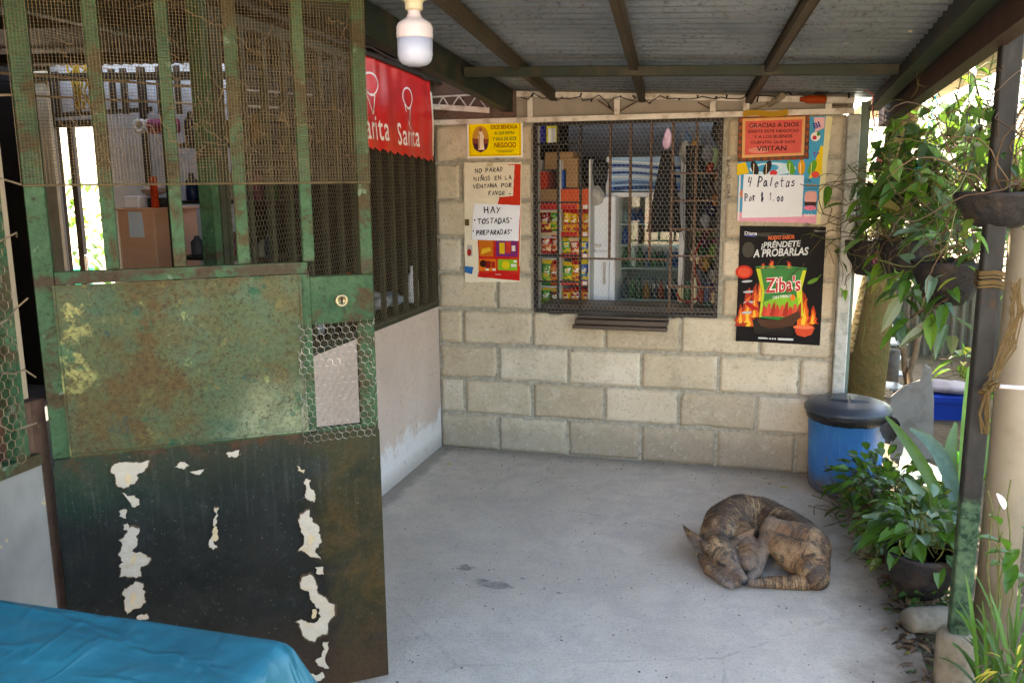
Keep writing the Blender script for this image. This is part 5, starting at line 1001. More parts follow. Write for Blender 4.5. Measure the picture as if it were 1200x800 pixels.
# ================================================================== TRASH CAN
tcx,tcy=2.165,-.19
tc=empty('trash_can',(tcx,tcy,0),'blue plastic trash can with a dark lid against the block wall','trash can')
zl=onY(995,489,tcy-.19).z
m=MB(); m.smooth=True; hb=zl-.015; m.lathe((tcx,tcy,0),[(.0,.004),(.145,.004),(.158,.012),(.164,.03),(.172,hb*.5),(.180,hb),(.186,hb),(.186,hb+.012),(.176,hb+.012),(.17,hb*.5)],48); part(m,'body',mk_barrel(),tc)
m=MB(); m.smooth=True; m.lathe((tcx,tcy,zl),[(.176,-.058),(.186,-.05),(.192,-.03),(.196,-.006),(.19,.0)],64,wob=lambda t,z:.025*noise.noise(Vector((math.cos(t)*6,math.sin(t)*6,z*30)))*(1 if z<-.01 else .3)+.008*math.sin(t*31)); 
m.mat('bag')
for k in range(3): 
    t=-.6+.2*k; m.leaf((tcx+.19*math.cos(t),tcy+.19*math.sin(t),zl-.02),(.3*math.cos(t),.3*math.sin(t)-.2,-1),.09,.07,Vector((0,-1,0)))
part(m,'bin_bag','bag',tc)
m=MB(); m.smooth=True; m.lathe((tcx,tcy,zl),[(.188,-.012),(.198,-.014),(.201,-.006),(.200,.006),(.193,.012),(.192,.013),(.185,.022),(.15,.034),(.10,.042),(.05,.045),(0,.046)],56); part(m,'lid','lid',tc)
m=MB(); m.smooth=False
def lidtop(x,y): r=math.hypot(x,y); return .046-.5*r*r+.0
for sgn in (-1,1):
    A=[(sgn*.008,-.075),(sgn*.012,.09),(sgn*.075,.07),(sgn*.105,-.05)] ; 
    vs=[(tcx+x*.9,tcy+y,zl+lidtop(x,y)+.001) for x,y in A]+[(tcx+x*.75,tcy+y*.88,zl+lidtop(x,y)+.011) for x,y in A]
    m.add(vs,[(4,5,6,7),(0,1,5,4),(1,2,6,5),(2,3,7,6),(3,0,4,7)])
part(m,'lid_handle','lid',tc)
# dark shoe-like stone by the can
m=MB(); m.smooth=True; m.lathe((2.235,-.40,0),[(.05,0),(.06,.02),(.045,.045),(0,.055)],14,1.2,.7); tag(m.build('dark_stone',simple('dark_stone',(.04,.04,.042),.8)),'dark rounded stone on the floor at the foot of the trash can','stone')

# ================================================================== DOG (one continuous body)
import numpy as np
def fz_(x,y,z): return np.array(onZ(x,y,z))
caps=[]  # (p,q,rp,rq,id,gray,dark)
def cap(pts,rs,idn,gray=0,dark=0,flat=1.):
    for i in range(len(pts)-1): caps.append((pts[i],pts[i+1],rs[i],rs[i+1],idn,gray,dark,flat))
sp=[fz_(840,628,.10),fz_(848,612,.105),fz_(868,602,.105),fz_(893,604,.10),fz_(917,614,.095),fz_(937,628,.095),fz_(950,646,.085),fz_(953,663,.07)]
cap(sp,[.068,.080,.085,.080,.072,.076,.076,.056],0,0,.4)
# low fill of the flank so that the body meets the floor
sp2=[fz_(842,634,.06),fz_(850,618,.07),fz_(872,612,.07),fz_(895,616,.065),(fz_(920,624,.06)),fz_(940,640,.06),fz_(948,660,.055)]
cap(sp2,[.058,.070,.072,.062,.062,.062,.055],1,0,.1)
# chest / folded forelegs
cap([fz_(858,618,.08),fz_(872,640,.07),fz_(876,660,.05)],[.075,.058,.04],2,0,-.3)
cap([fz_(868,630,.05),fz_(880,655,.04),fz_(884,672,.025)],[.04,.03,.022],3,.6,0)
cap([fz_(884,672,.025),fz_(878,680,.022)],[.022,.024],3,.8,0)
cap([fz_(836,640,.05),fz_(826,652,.035),fz_(832,668,.028),fz_(846,678,.022)],[.045,.028,.022,.018],4,.2,0)
for (tx,ty) in ((846,682),(851,685),(857,687)): cap([fz_(tx-4,ty-4,.020),fz_(tx,ty,.013)],[.012,.010],3,.9,0)
for (tx,ty) in ((881,682),(876,684)): cap([fz_(tx+3,ty-5,.020),fz_(tx,ty,.013)],[.012,.010],3,.9,0)
# haunch
hip=fz_(950,640,.10); knee=fz_(903,616,.145)
cap([hip,fz_(930,630,.115),knee],[.078,.066,.036],5,.15,-.1)
cap([fz_(948,655,.08),fz_(925,648,.085),fz_(903,632,.11)],[.072,.060,.038],5,.1,-.2)
cap([fz_(950,668,.06),fz_(930,660,.06)],[.058,.040],5,0,0)
cap([knee,fz_(895,640,.085),fz_(890,660,.045),fz_(886,672,.03)],[.040,.028,.022,.020],6,.75,0)
cap([fz_(886,672,.028),fz_(879,679,.024)],[.022,.02],6,.8,0)
# rump to tail
cap([fz_(953,663,.07),fz_(957,676,.05),fz_(955,680,.035)],[.062,.048,.036],7,0,.3)
cap([fz_(955,680,.035),fz_(940,682,.028),fz_(920,682,.026),fz_(900,682,.024),fz_(882,683,.02)],[.034,.030,.026,.022,.016],8,0,.2)
# neck and head
hd=fz_(843,641,.095)
cap([fz_(842,622,.10),fz_(838,634,.095),hd],[.066,.055,.050],9,0,0)
br=fz_(846,645,.085); cap([hd,br,fz_(852,656,.070)],[.054,.054,.045],10,.1,.55)
mz=fz_(862,669,.052); ns=fz_(871,680,.040)
cap([fz_(852,656,.066),fz_(857,663,.060),mz,ns],[.042,.033,.027,.020],11,.55,0)
cap([fz_(845,660,.045),fz_(855,673,.034),fz_(865,682,.028)],[.036,.026,.017],11,.35,0)
cap([fz_(838,650,.06),fz_(846,660,.05)],[.034,.028],10,0,0)
# ears
cap([fz_(830,641,.10),fz_(824,636,.115)],[.022,.014],12,0,.7)
cap([fz_(855,638,.11),fz_(863,634,.125)],[.024,.015],13,0,.7)
bm=MB(); bm.smooth=True
for (p,q,a,b,*_) in caps:
    n=max(2,int(np.linalg.norm(q-p)/.008)+1)
    pts=[Vector(p)+(Vector(q)-Vector(p))*i/n for i in range(n+1)]; rs=[a+(b-a)*i/n for i in range(n+1)]
    # closed capsule: hemispherical ends
    d=(pts[-1]-pts[0]).normalized(); pre=[(pts[0]-d*a*math.cos(t),a*math.sin(t)) for t in (.15,.5,.9,1.2)]; post=[(pts[-1]+d*b*math.cos(t),b*math.sin(t)) for t in (1.2,.9,.5,.15)]
    P=[x for x,_ in pre]+pts+[x for x,_ in post]; RR=[r for _,r in pre]+rs+[r for _,r in post]; bm.tube(P,RR,14)
do=bm.build('dog','dogm',origin=(0,0,0))
rm=do.modifiers.new('r','REMESH'); rm.mode='VOXEL'; rm.voxel_size=.0042; rm.adaptivity=0
smo=do.modifiers.new('s','SMOOTH'); smo.factor=.5; smo.iterations=4
bpy.context.view_layer.update()
me=bpy.data.meshes.new_from_object(do.evaluated_get(bpy.context.evaluated_depsgraph_get())); do.modifiers.clear(); old=do.data; do.data=me; me.name='dog'
# ears: cupped triangular flaps grown onto the skull
import bmesh
bme=bmesh.new(); bme.from_mesh(me)
def ear(base,tip,side,w,cup,nrm):
    base=Vector(base);tip=Vector(tip); ax=tip-base; nrm=Vector(nrm).normalized(); sd=ax.normalized().cross(nrm).normalized(); NU,NV=8,10; rows=[]
    for sgn in (1,-1):
        g=[]
        for j in range(NV+1):
            v=j/NV; ww=w*(1-v)**.75*(1+.25*math.sin(v*PI)); row=[]
            for i in range(NU+1):
                u=i/NU*2-1; p=base+ax*v+sd*(u*ww)+nrm*(cup*(u*u)*(1-v*.6)-cup*.5)+sd*(.012*math.sin(v*2.4)*side)+nrm*(sgn*.0022*(1-u*u)**.5*(1-v*.7)); row.append(bme.verts.new(p))
            g.append(row)
        for j in range(NV):
            for i in range(NU):
                f=(g[j][i],g[j][i+1],g[j+1][i+1],g[j+1][i]); bme.faces.new(f if sgn<0 else f[::-1])
        rows.append(g)
    a,b=rows
    for j in range(NV):
        bme.faces.new((a[j][0],b[j][0],b[j+1][0],a[j+1][0])); bme.faces.new((a[j][NU],a[j+1][NU],b[j+1][NU],b[j][NU]))
ear(fz_(829,644,.085),fz_(802,613,.150),-1,.030,.016,(.2,-1,.55))
ear(fz_(853,641,.100),fz_(885,615,.155),1,.030,.014,(.15,-1,.35))
bme.to_mesh(me); bme.free()
V=np.zeros(len(me.vertices)*3); me.vertices.foreach_get('co',V); V=V.reshape(-1,3); V[:,2]=np.maximum(V[:,2],.003)
fdir=np.zeros((len(V),3)); best=np.full(len(V),1e9); bc=np.zeros((len(V),3)); gr=np.zeros(len(V)); dk=np.zeros(len(V)); wsum=np.zeros(len(V)); arc={}
for (p,q,a,b,idn,g,dd,fl_) in caps:
    L=np.linalg.norm(q-p); d=(q-p)/max(L,1e-9); s0=arc.get(idn,0); arc[idn]=s0+L
    t=np.clip((V-p)@d,0,L); c=p+t[:,None]*d; dist=np.linalg.norm(V-c,axis=1)-(a+(b-a)*t/max(L,1e-9))
    w=np.exp(-(np.maximum(dist,-.02)/.012)); wsum+=w; gr+=w*g; dk+=w*dd
    k=dist<best; best[k]=dist[k]; fdir[k]=d; th=(V-c); bc[k,0]=(s0+t[k])*66; bc[k,1]=th[k,2]*22; bc[k,2]=(idn//2)*3.3+ (th[k]@np.array([1,.4,0]))*16
gr/=wsum; dk/=wsum
# extra skeletal detail: brow, eye line, mouth, nose as colour of the fur and small relief
no=np.zeros(len(V)); nsv=ns+np.array(_f)*0
dn=np.linalg.norm(V-(ns+(ns-mz)/np.linalg.norm(ns-mz)*.014),axis=1); no=np.clip((.0175-dn)/.004,0,1)
fwd=(ns-br)/np.linalg.norm(ns-br)
def near(x,y):     # surface point of the head seen at this place of the photo
    d=np.array(_f+_r*((x-600)/FPX)+_u*((400-y)/FPX)); d/=np.linalg.norm(d); rel=V-np.array(CAM); tt=rel@d; perp=np.linalg.norm(rel-tt[:,None]*d,axis=1); k=np.where(perp<.006)[0]; return V[k[np.argmin(tt[k])]] if len(k) else br
for (ex,ey,dx,dy) in ((841,659,6,4),(859,651,4,5)):
    e0=near(ex,ey); e1=near(ex+dx,ey+dy); L=np.linalg.norm(e1-e0); dd_=(e1-e0)/max(L,1e-6); t_=np.clip((V-e0)@dd_,0,L); de=np.linalg.norm(V-(e0+t_[:,None]*dd_),axis=1)
    no=np.maximum(no,np.clip((.0062-de)/.003,0,.95)); V[de<.011]-=(V[de<.011]-np.array(br))*.0+0
for (ex,ey) in ((861,683),(864,680)):
    pass
# ribs, spine ridge and shoulder relief
me.vertices.foreach_set('co',V.ravel())
for nm,arr in (('gray',np.clip(gr,0,1)),('dark',dk),('nose',no)):
    a_=me.attributes.new(nm,'FLOAT','POINT'); a_.data.foreach_set('value',arr.astype(np.float32))
a_=me.attributes.new('bc','FLOAT_VECTOR','POINT'); a_.data.foreach_set('vector',bc.astype(np.float32).ravel())
for p in me.polygons: p.use_smooth=True
me.update(); bpy.data.meshes.remove(old)
rng=np.random.default_rng(2); NM=np.zeros(len(V)*3); me.vertex_normals.foreach_get('vector',NM); NM=NM.reshape(-1,3)
idx=rng.choice(np.where((no<.3)&(V[:,2]>.008))[0],34000); B=V[idx]+rng.normal(0,.0012,(len(idx),3)); N_=NM[idx]; F_=fdir[idx]-N_*np.sum(fdir[idx]*N_,axis=1)[:,None]; F_/=np.maximum(np.linalg.norm(F_,axis=1),1e-6)[:,None]
ln=rng.uniform(.006,.012,(len(idx),1)); tip=B+F_*ln+N_*ln*rng.uniform(.12,.42,(len(idx),1))+rng.normal(0,.0011,(len(idx),3)); sd_=np.cross(F_,N_)*.00075
HV=np.stack([B-sd_-N_*.0006,B+sd_-N_*.0006,tip],1).reshape(-1,3); hm=bpy.data.meshes.new('fur'); hm.from_pydata(HV.tolist(),[],[(3*i,3*i+1,3*i+2) for i in range(len(idx))]); hm.materials.append(MT['dogm'])
for nm,arr in (('gray',np.clip(gr,0,1)),('dark',dk),('nose',no)):
    a_=hm.attributes.new(nm,'FLOAT','POINT'); a_.data.foreach_set('value',np.repeat(arr[idx],3).astype(np.float32))
a_=hm.attributes.new('bc','FLOAT_VECTOR','POINT'); a_.data.foreach_set('vector',np.repeat(bc[idx]+rng.normal(0,.16,(len(idx),3)),3,axis=0).astype(np.float32).ravel())
c0=V.mean(axis=0); c0[2]=0; hm.transform(Matrix.Translation(-Vector(c0))); hm.update(); ho=bpy.data.objects.new('fur',hm); COL.objects.link(ho); ho.parent=do; me.transform(Matrix.Translation(-Vector(c0))); do.location=Vector(c0)
tag(do,'brindle brown dog curled up asleep on the concrete floor','dog')

# ================================================================== POLE, PIPE, BASE, ROPE
m=MB(); m.cbox((2.315,-1.882,.14),(2.367,-1.832,2.02),.004); tag(m.build('steel_pole','pole'),'square steel roof pole, black with green flaking paint near its foot','pole')
m=MB(); m.smooth=True; m.lathe((2.341,-1.857,-.12),[(.060,0),(.058,.1),(.057,.255),(.050,.272),(.03,.274),(0,.274)],28,wob=lambda t,z:.02*noise.noise(Vector((math.cos(t)*3,math.sin(t)*3,z*20)))); tag(m.build('pole_footing','conc'),'round concrete footing under the steel pole','footing')
pv=dep(1196,400,2.80); m=MB(); m.smooth=True; m.tube([(pv.x,pv.y,-.15),(pv.x,pv.y,.7),(pv.x+.0,pv.y,2.2)],.062,28); m.tube([(pv.x,pv.y,1.45),(pv.x,pv.y,1.60)],.068,28); tag(m.build('white_pipe','pvc'),'thick dirty white pipe standing just right of the steel pole','pipe')
m=MB(); 
for k in range(6):
    z=1.20+.0085*k+random.uniform(-.002,.002); m.tube([(2.311,-1.887,z),(2.345,-1.889,z+.004),(2.371,-1.886,z-.002),(2.371,-1.828,z),(2.311,-1.827,z),(2.310,-1.886,z)],.0036,6)
kn=Vector((2.392,-1.895,1.20))
for k in range(14):
    q=[kn+Vector((random.uniform(-.01,.015),-.01,random.uniform(-.02,.03))),kn+Vector((random.uniform(-.01,.03),-.02,-.06)),kn+Vector((random.uniform(-.03,.02),-.02,-.16)),kn+Vector((-.04+random.uniform(-.012,.012),-.015,-.26+random.uniform(-.02,.02)))]; m.tube(q,.0019,5)
kn2=Vector((2.352,-1.902,.925))
for k in range(9):
    t0=random.uniform(0,6); ra=random.uniform(.010,.024); m.tube([kn2+Vector((ra*math.cos(t0+i*.7)+random.uniform(-.003,.003),-.014+.012*math.sin(i*1.3+k),ra*.9*math.sin(t0+i*.7+.2*k))) for i in range(7)],.0028,5)
for k in range(6): m.tube([kn2,kn2+Vector((random.uniform(-.02,.01),-.005,-.08)),kn2+Vector((random.uniform(-.01,.01),0,-.14))],.003,4)
tag(m.build('rope','rope'),'frayed tan rope knotted round the steel pole','rope')
m=MB(); m.smooth=True; m.tube([(2.36,-1.90,.925),(2.5,-1.93,.928),(2.68,-1.95,.93)],.006,8); tag(m.build('white_rod','whitep'),'thin white rod tied to the pole by the rope knot','rod')
# log and bricks at the slab edge
m=MB(); m.smooth=True; a=Vector((2.245,-1.60,.04)); m.tube([a,a+Vector((.015,.01,.0)),a+Vector((.12,.07,-.01)),a+Vector((.16,.09,-.01))],[.034,.042,.042,.035],16); tag(m.build('broken_pipe',simple('mossy_dark_concrete',(.13,.12,.095),.9,0,.5,12,.6)),'short broken concrete cylinder lying by the pole footing','concrete piece')
edge=[(2.27,-.45,.10),(2.285,-.72,.12),(2.30,-.98,.09),(2.30,-1.25,.10)]
for i,(x,y,h) in enumerate(edge):
    m=MB(); m.T=Matrix.Translation((x+.05,y,0))@Matrix.Rotation(random.uniform(-.15,.15),4,'Z'); m.cbox((-.06,-.12,-.12),(.05,.12,h-.06),.012); m.T=None; tag(m.build('edging_brick','conc'),'%s edging brick of the planting bed counted from the trash can'%ordn[i],'brick','bricks edging the planting bed')

# ================================================================== PLANTS
rp=random.Random(11)
def leaves_cloud(m,c,r,n,L,W,mats,droop=.4,up=.3,flat=1.):
    for k in range(n):
        d=Vector((rp.gauss(0,1),rp.gauss(0,1),rp.gauss(0,1)*.8+up)).normalized(); p=Vector(c)+Vector((d.x*r[0],d.y*r[1],d.z*r[2]))*rp.uniform(.35,1); s=rp.uniform(.65,1.25)
        m.mat(rp.choice(mats)); m.leaf(p,(d+Vector((rp.uniform(-.5,.5),rp.uniform(-.5,.5),rp.uniform(-.5,.2)))),L*s,W*s,Vector((rp.uniform(-.4,.4),rp.uniform(-.4,.4),1)).normalized(),droop*rp.uniform(.3,1.3))
def halfpot(c,r,h,sx=1.): 
    m=MB(); m.smooth=True; w=lambda t,z:.13*noise.noise(Vector((math.cos(t)*2.2,math.sin(t)*2.2,z*12+c[0]*9)))
    m.lathe(c,[(0,-h),(r*.45,-h),(r*.7,-h*.82),(r*.88,-h*.5),(r,-h*.1),(r*1.03,0),(r*.97,.004),(r*.92,-h*.15),(0,-h*.2)],28,sx,1,w); return m
tyre=simple('worn_black_rubber',(.012,.011,.012),.6,0,.6,9,.8,30,.012,c2=(.045,.032,.02))
def hanging(px,py,d,r,h,label,nl,L,W,mats,twigs,vine=0,sx=1.,hangto=1.95):
    c=dep(px,py,d); e=empty('hanging_planter',(c.x,c.y,c.z-h),label,'planter','planters hanging at the patio edge'); part(halfpot(c,r,h,sx),'pot',tyre,e)
    m=MB(); m.lathe((c.x,c.y,c.z),[(0,-h*.12),(r*.93,-h*.12)],18,sx); part(m,'soil','soil',e)
    m=MB()
    for k in range(3):
        t=k*2.1+.5; m.tube([(c.x+r*.95*sx*math.cos(t),c.y+r*.95*math.sin(t),c.z-.005),(c.x+.01*k,c.y,hangto)],.0016,4)
    part(m,'hanging_wire','cable',e)
    m=MB(); m.smooth=True
    for k in range(twigs):
        a=rp.uniform(0,2*PI); p=[Vector((c.x+r*.5*math.cos(a),c.y+r*.5*math.sin(a),c.z))]; dv=Vector((math.cos(a)*.5,math.sin(a)*.4,rp.uniform(.6,1.3)))
        for i in range(rp.randint(6,13)): dv=(dv+Vector((rp.gauss(0,.45),rp.gauss(0,.35),rp.gauss(-.10,.4)))).normalized(); p.append(p[-1]+dv*.045)
        m.mat(rp.choice(('twig','stem','root'))); m.tube(p,[.0028-.0018*i/len(p) for i in range(len(p))],4)
    part(m,'stems',None,e)
    m=MB(); leaves_cloud(m,(c.x,c.y,c.z+.10),(r*1.3,r*1.1,.16),nl,L,W,mats)
    for k in range(vine):
        a=rp.uniform(0,2*PI); p=Vector((c.x+r*math.cos(a)*.9,c.y+r*math.sin(a)*.9,c.z)); 
        for i in range(rp.randint(3,7)): p=p+Vector((rp.gauss(0,.015),rp.gauss(0,.015),-.035)); m.mat(rp.choice(mats)); m.leaf(p,(rp.gauss(0,1),rp.gauss(0,1),-.6),L*.9,W*.9,droop=.5)
    part(m,'foliage',None,e); return c
G1=('leafm','leafd','leafl'); G2=('leafm','leafm','leafl','leafl'); 
hanging(1022,281,4.25,.145,.17,'black half pot at the wall end with a pink bloom and tangled bare twigs',42,.085,.04,('leafm','leafl','leafd'),30,3)
hanging(1062,281,3.75,.125,.16,'black half pot in the middle of the hanging row, under the teal string',55,.10,.045,G2,30,4)
hanging(1112,306,3.05,.118,.15,'weathered black half pot just left of the steel pole',34,.10,.045,('leafm','leafd','leafg'),20,4)
hanging(1172,226,2.42,.100,.095,'shallow black pot strapped to the steel pole, nearest the camera',26,.06,.028,('leafm','leafd','leafl'),26,2,1.15)
# trailing vine mass under the eave between the pots
def vine(name,label,pts,n,L,W,mats,r=.05,tw=30,stems='twig'):
    e=empty(name,pts[0],label,'vine'); m=MB(); m.smooth=True
    for k in range(tw):
        i=rp.randrange(len(pts)-1); p=[Vector(pts[i]).lerp(Vector(pts[i+1]),rp.random())+Vector((rp.gauss(0,r),rp.gauss(0,r),rp.gauss(0,r)))]; dv=Vector((rp.gauss(0,1),rp.gauss(0,1),rp.gauss(0,1))).normalized()
        for q in range(rp.randint(6,14)): dv=(dv+Vector((rp.gauss(0,.4),rp.gauss(0,.4),rp.gauss(-.08,.4)))).normalized(); p.append(p[-1]+dv*.03)
        m.mat(rp.choice((stems,'root','stem'))); m.tube(p,rp.uniform(.001,.0024),4)
    m.mat(stems); m.tube([Vector(p)+Vector((rp.gauss(0,.01),rp.gauss(0,.01),0)) for p in pts],.004,5); part(m,'stems',None,e)
    m=MB()
    for k in range(n):
        i=rp.randrange(len(pts)-1); p=Vector(pts[i]).lerp(Vector(pts[i+1]),rp.random())+Vector((rp.gauss(0,r*1.3),rp.gauss(0,r*1.3),rp.gauss(0,r*1.1))); m.mat(rp.choice(mats)); m.leaf(p,(rp.gauss(0,1),rp.gauss(0,1),rp.gauss(-.5,.6)),L*rp.uniform(.6,1.3),W*rp.uniform(.6,1.3),Vector((rp.gauss(0,.5),rp.gauss(0,.5),1)).normalized(),.4)
    part(m,'foliage',None,e)
D=lambda *a:tuple(dep(*a))
vine('trailing_vine','leafy vine spreading under the eave above the hanging pots',[D(1052,160,4.0),D(1072,165,3.9),D(1105,160,3.7),D(1130,180,3.4)],100,.115,.06,('leafm','leafl','leafd','leafd'),.066,60)
vine('trailing_vine','dark tangled vine hanging between the middle pots',[D(1042,210,3.9),D(1060,228,3.7),D(1085,232,3.5),D(1112,235,3.2)],140,.105,.052,('leafd','leafm','leafd','leafl'),.075,120)
vine('trailing_vine','long leaved vine dangling below the weathered pot',[D(1075,320,3.2),D(1070,345,3.15),D(1064,372,3.1),D(1110,350,3.0)],20,.12,.04,('leafm','leafl','leafg'),.035,10)
vine('trailing_vine','big leaved vine crossing in front of the steel pole',[D(1150,165,2.6),D(1175,150,2.5),D(1195,125,2.45),D(1220,100,2.4)],18,.095,.04,('leafm','leafd'),.05,30,'twig')
vine('trailing_vine','bare wiry vine reaching left over the end of the wall',[D(1000,230,4.3),D(1004,195,4.3),D(1008,260,4.2),D(1014,300,4.15)],8,.07,.035,('leafm','leafl'),.035,46)
vine('trailing_vine','small leaved vine climbing behind the steel pole',[D(1140,60,3.0),D(1145,120,3.0),D(1150,160,3.0),D(1145,200,3.0)],70,.07,.035,('leafd','leafm'),.05,40)
m=MB(); p=dep(1034,303,3.9)
for k in range(120):
    d=Vector((rp.gauss(0,1),rp.gauss(0,1),rp.gauss(0,1))).normalized(); c=p+d*.040; m.mat(pm('#b0607a')); m.lathe(c,[(0,-.006),(.006,0),(0,.006)],5)
tag(m.build('hoya_bloom',None),'round cluster of tiny pink flowers hanging below the first pot','flower')
for (x0,y0,x1,y1,d,mm,nm,lb) in ((1016,75,1030,190,4.0,'pink','pink_string','pink string tied from the eave down to the plants'),(1100,110,1075,200,3.6,'teal','teal_string','teal string among the vines'),(1085,40,1095,130,3.4,'twig','dry_vine_stem','dry brown stem hanging down from the eave beam')):
    m=MB(); m.tube(wig(dep(x0,y0,d),dep(x1,y1,d),16,.04,0,x0),.0035,5); 
    if mm!='twig': m.tube([dep(x1,y1,d)+Vector((.012*math.cos(t*.8),.0,.012*math.sin(t*.8))) for t in range(8)],.003,5)
    tag(m.build(nm,mm),lb,'string' if mm!='twig' else 'stem')
# ground plants
def rosette(name,label,c,n,L,W,mats,cat='plant',up=.9,spread=.5,droop=.5,pot=None,stems=0,group=None,n2=0):
    e=empty(name,c,label,cat,group); m=MB()
    for k in range(n):
        a=rp.uniform(0,2*PI); l=L*rp.uniform(.6,1.15); b=Vector(c)+Vector((rp.gauss(0,.03),rp.gauss(0,.03),0)); m.mat(rp.choice(mats)); m.leaf(b,(math.cos(a)*spread,math.sin(a)*spread,up),l,W*rp.uniform(.7,1.2),Vector((-math.cos(a),-math.sin(a),.3)).normalized() if False else Vector((0,0,1)),droop*rp.uniform(.5,1.3),.3)
    part(m,'foliage',None,e); return e
def bush(name,label,c,r,n,L,W,mats,tw=30,cat='plant',stems='stem'):
    e=empty(name,(c[0],c[1],c[2]-r[2]),label,cat); m=MB(); leaves_cloud(m,c,r,n,L,W,mats); part(m,'foliage',None,e); m=MB(); m.smooth=True
    for k in range(tw):
        p=[Vector((c[0],c[1],c[2]-r[2]*.9))+Vector((rp.gauss(0,r[0]*.3),rp.gauss(0,r[1]*.3),0))]; dv=Vector((rp.gauss(0,.6),rp.gauss(0,.6),1)).normalized()
        for q in range(8): dv=(dv+Vector((rp.gauss(0,.35),rp.gauss(0,.35),rp.gauss(0,.25)))).normalized(); p.append(p[-1]+dv*r[2]*.22)
        m.mat(rp.choice((stems,'root','twig'))); m.tube(p,.0018,4)
    part(m,'stems',None,e); return e
cc=lambda x,y,d:dep(x,y,d)
p=cc(1018,580,3.8); bush('pothos_plant','creeping leafy plant spilling over the slab edge beside the trash can',(p.x+.04,p.y,.15),(.20,.22,.20),240,.065,.042,('leafd','leafm','leafm','leafg'),70)
p=cc(1050,590,3.5); p=cc(1012,625,3.5); bush('pothos_plant','low creeping plant at the slab edge just behind the dog',(p.x+.09,p.y,.07),(.10,.16,.10),110,.05,.032,('leafd','leafm','leafg'),60,stems='twig')
p=cc(1050,590,3.5); bush('pothos_plant','leafy ground plant in the middle of the bed, grey green leaves on top',(p.x+.05,p.y,.15),(.18,.2,.19),190,.065,.04,('leafm','leafg','leafd','leafm'),40)
p=cc(1000,565,4.0); bush('pothos_plant','small dark leafy plant tucked against the right side of the trash can',(p.x+.10,p.y,.10),(.10,.12,.12),110,.05,.032,('leafd','leafd','leafm'),30,stems='twig')
p=cc(1068,690,3.05); bush('pothos_plant','tangle of dark stems and leaves under the flower pot',(p.x+.07,p.y+.06,.03),(.12,.16,.08),110,.045,.026,('leafd','leafd','leafm'),60,stems='twig')
# clay/plastic pot plant
c=cc(1080,640,3.1); e=empty('flower_pot',(c.x,c.y,0),'dark plastic pot of leafy cuttings at the slab edge','plant pot')
m=halfpot((c.x,c.y,.20),.125,.17); part(m,'pot',tyre,e); m=MB(); m.lathe((c.x,c.y,.18),[(0,0),(.115,0)],18); part(m,'soil','soil',e)
m=MB(); leaves_cloud(m,(c.x,c.y,.28),(.17,.16,.13),120,.07,.042,('leafm','leafm','leafd','leafg')); part(m,'foliage',None,e)
m=MB(); m.smooth=True
for k in range(16):
    pt=[Vector((c.x+rp.gauss(0,.05),c.y+rp.gauss(0,.05),.18))]; dv=Vector((rp.gauss(0,.5),rp.gauss(0,.5),1)).normalized()
    for q in range(7): dv=(dv+Vector((rp.gauss(0,.4),rp.gauss(0,.4),rp.gauss(0,.2)))).normalized(); pt.append(pt[-1]+dv*.028)
    m.tube(pt,.003,5)
part(m,'stems','stem',e)
# big strap leaves
def strap(m,pts,w,mat):
    m.mat(mat); n=len(pts); P=[Vector(p) for p in pts]; vs=[]
    for i in range(n):
        d=(P[min(i+1,n-1)]-P[max(i-1,0)]).normalized(); sd=d.cross(Vector((.3,-1,.4))).normalized(); t=i/(n-1); ww=w*.5*math.sin(PI*min(.98,max(.06,t*.92+.05)))**.7; up=sd.cross(d); vs+= [P[i]-sd*ww+up*ww*.4,P[i],P[i]+sd*ww+up*ww*.4]
    m.rv=rp.random(); m.smooth=True; m.add(vs,[(i*3+k,i*3+k+1,i*3+k+4,i*3+k+3) for i in range(n-1) for k in (0,1)])
def bez(a,b,c,n=10): a,b,c=Vector(a),Vector(b),Vector(c); return [a*(1-t)**2+b*2*t*(1-t)+c*t*t for t in [i/n for i in range(n+1)]]
e=empty('strap_leaf_plant',tuple(Vector((cc(1120,600,3.3).x,cc(1120,600,3.3).y,-.1))),'plant with long broad strap leaves arching left behind the pole','plant')
m=MB(); R0=cc(1122,640,3.3)
strap(m,bez(R0,cc(1090,545,3.3),cc(1038,488,3.3)),.05,'leafm'); strap(m,bez(R0,cc(1090,600,3.2),cc(1010,605,3.2)),.05,'leafg'); strap(m,bez(R0,cc(1120,525,3.5),cc(1066,502,3.5)),.065,'leafg'); strap(m,bez(R0,cc(1100,560,3.5),cc(1120,495,3.7)),.07,'leafm'); strap(m,bez(R0,cc(1140,560,3.3),cc(1165,500,3.3)),.05,'leafm'); strap(m,bez(R0,cc(1100,620,3.1),cc(1060,640,3.1)),.05,'leafm'); strap(m,bez(R0,cc(1085,585,3.3),cc(1060,560,3.3)),.05,'leafg'); strap(m,bez(R0,cc(1130,500,3.6),cc(1135,430,3.6)),.04,'leafl')
part(m,'foliage',None,e)
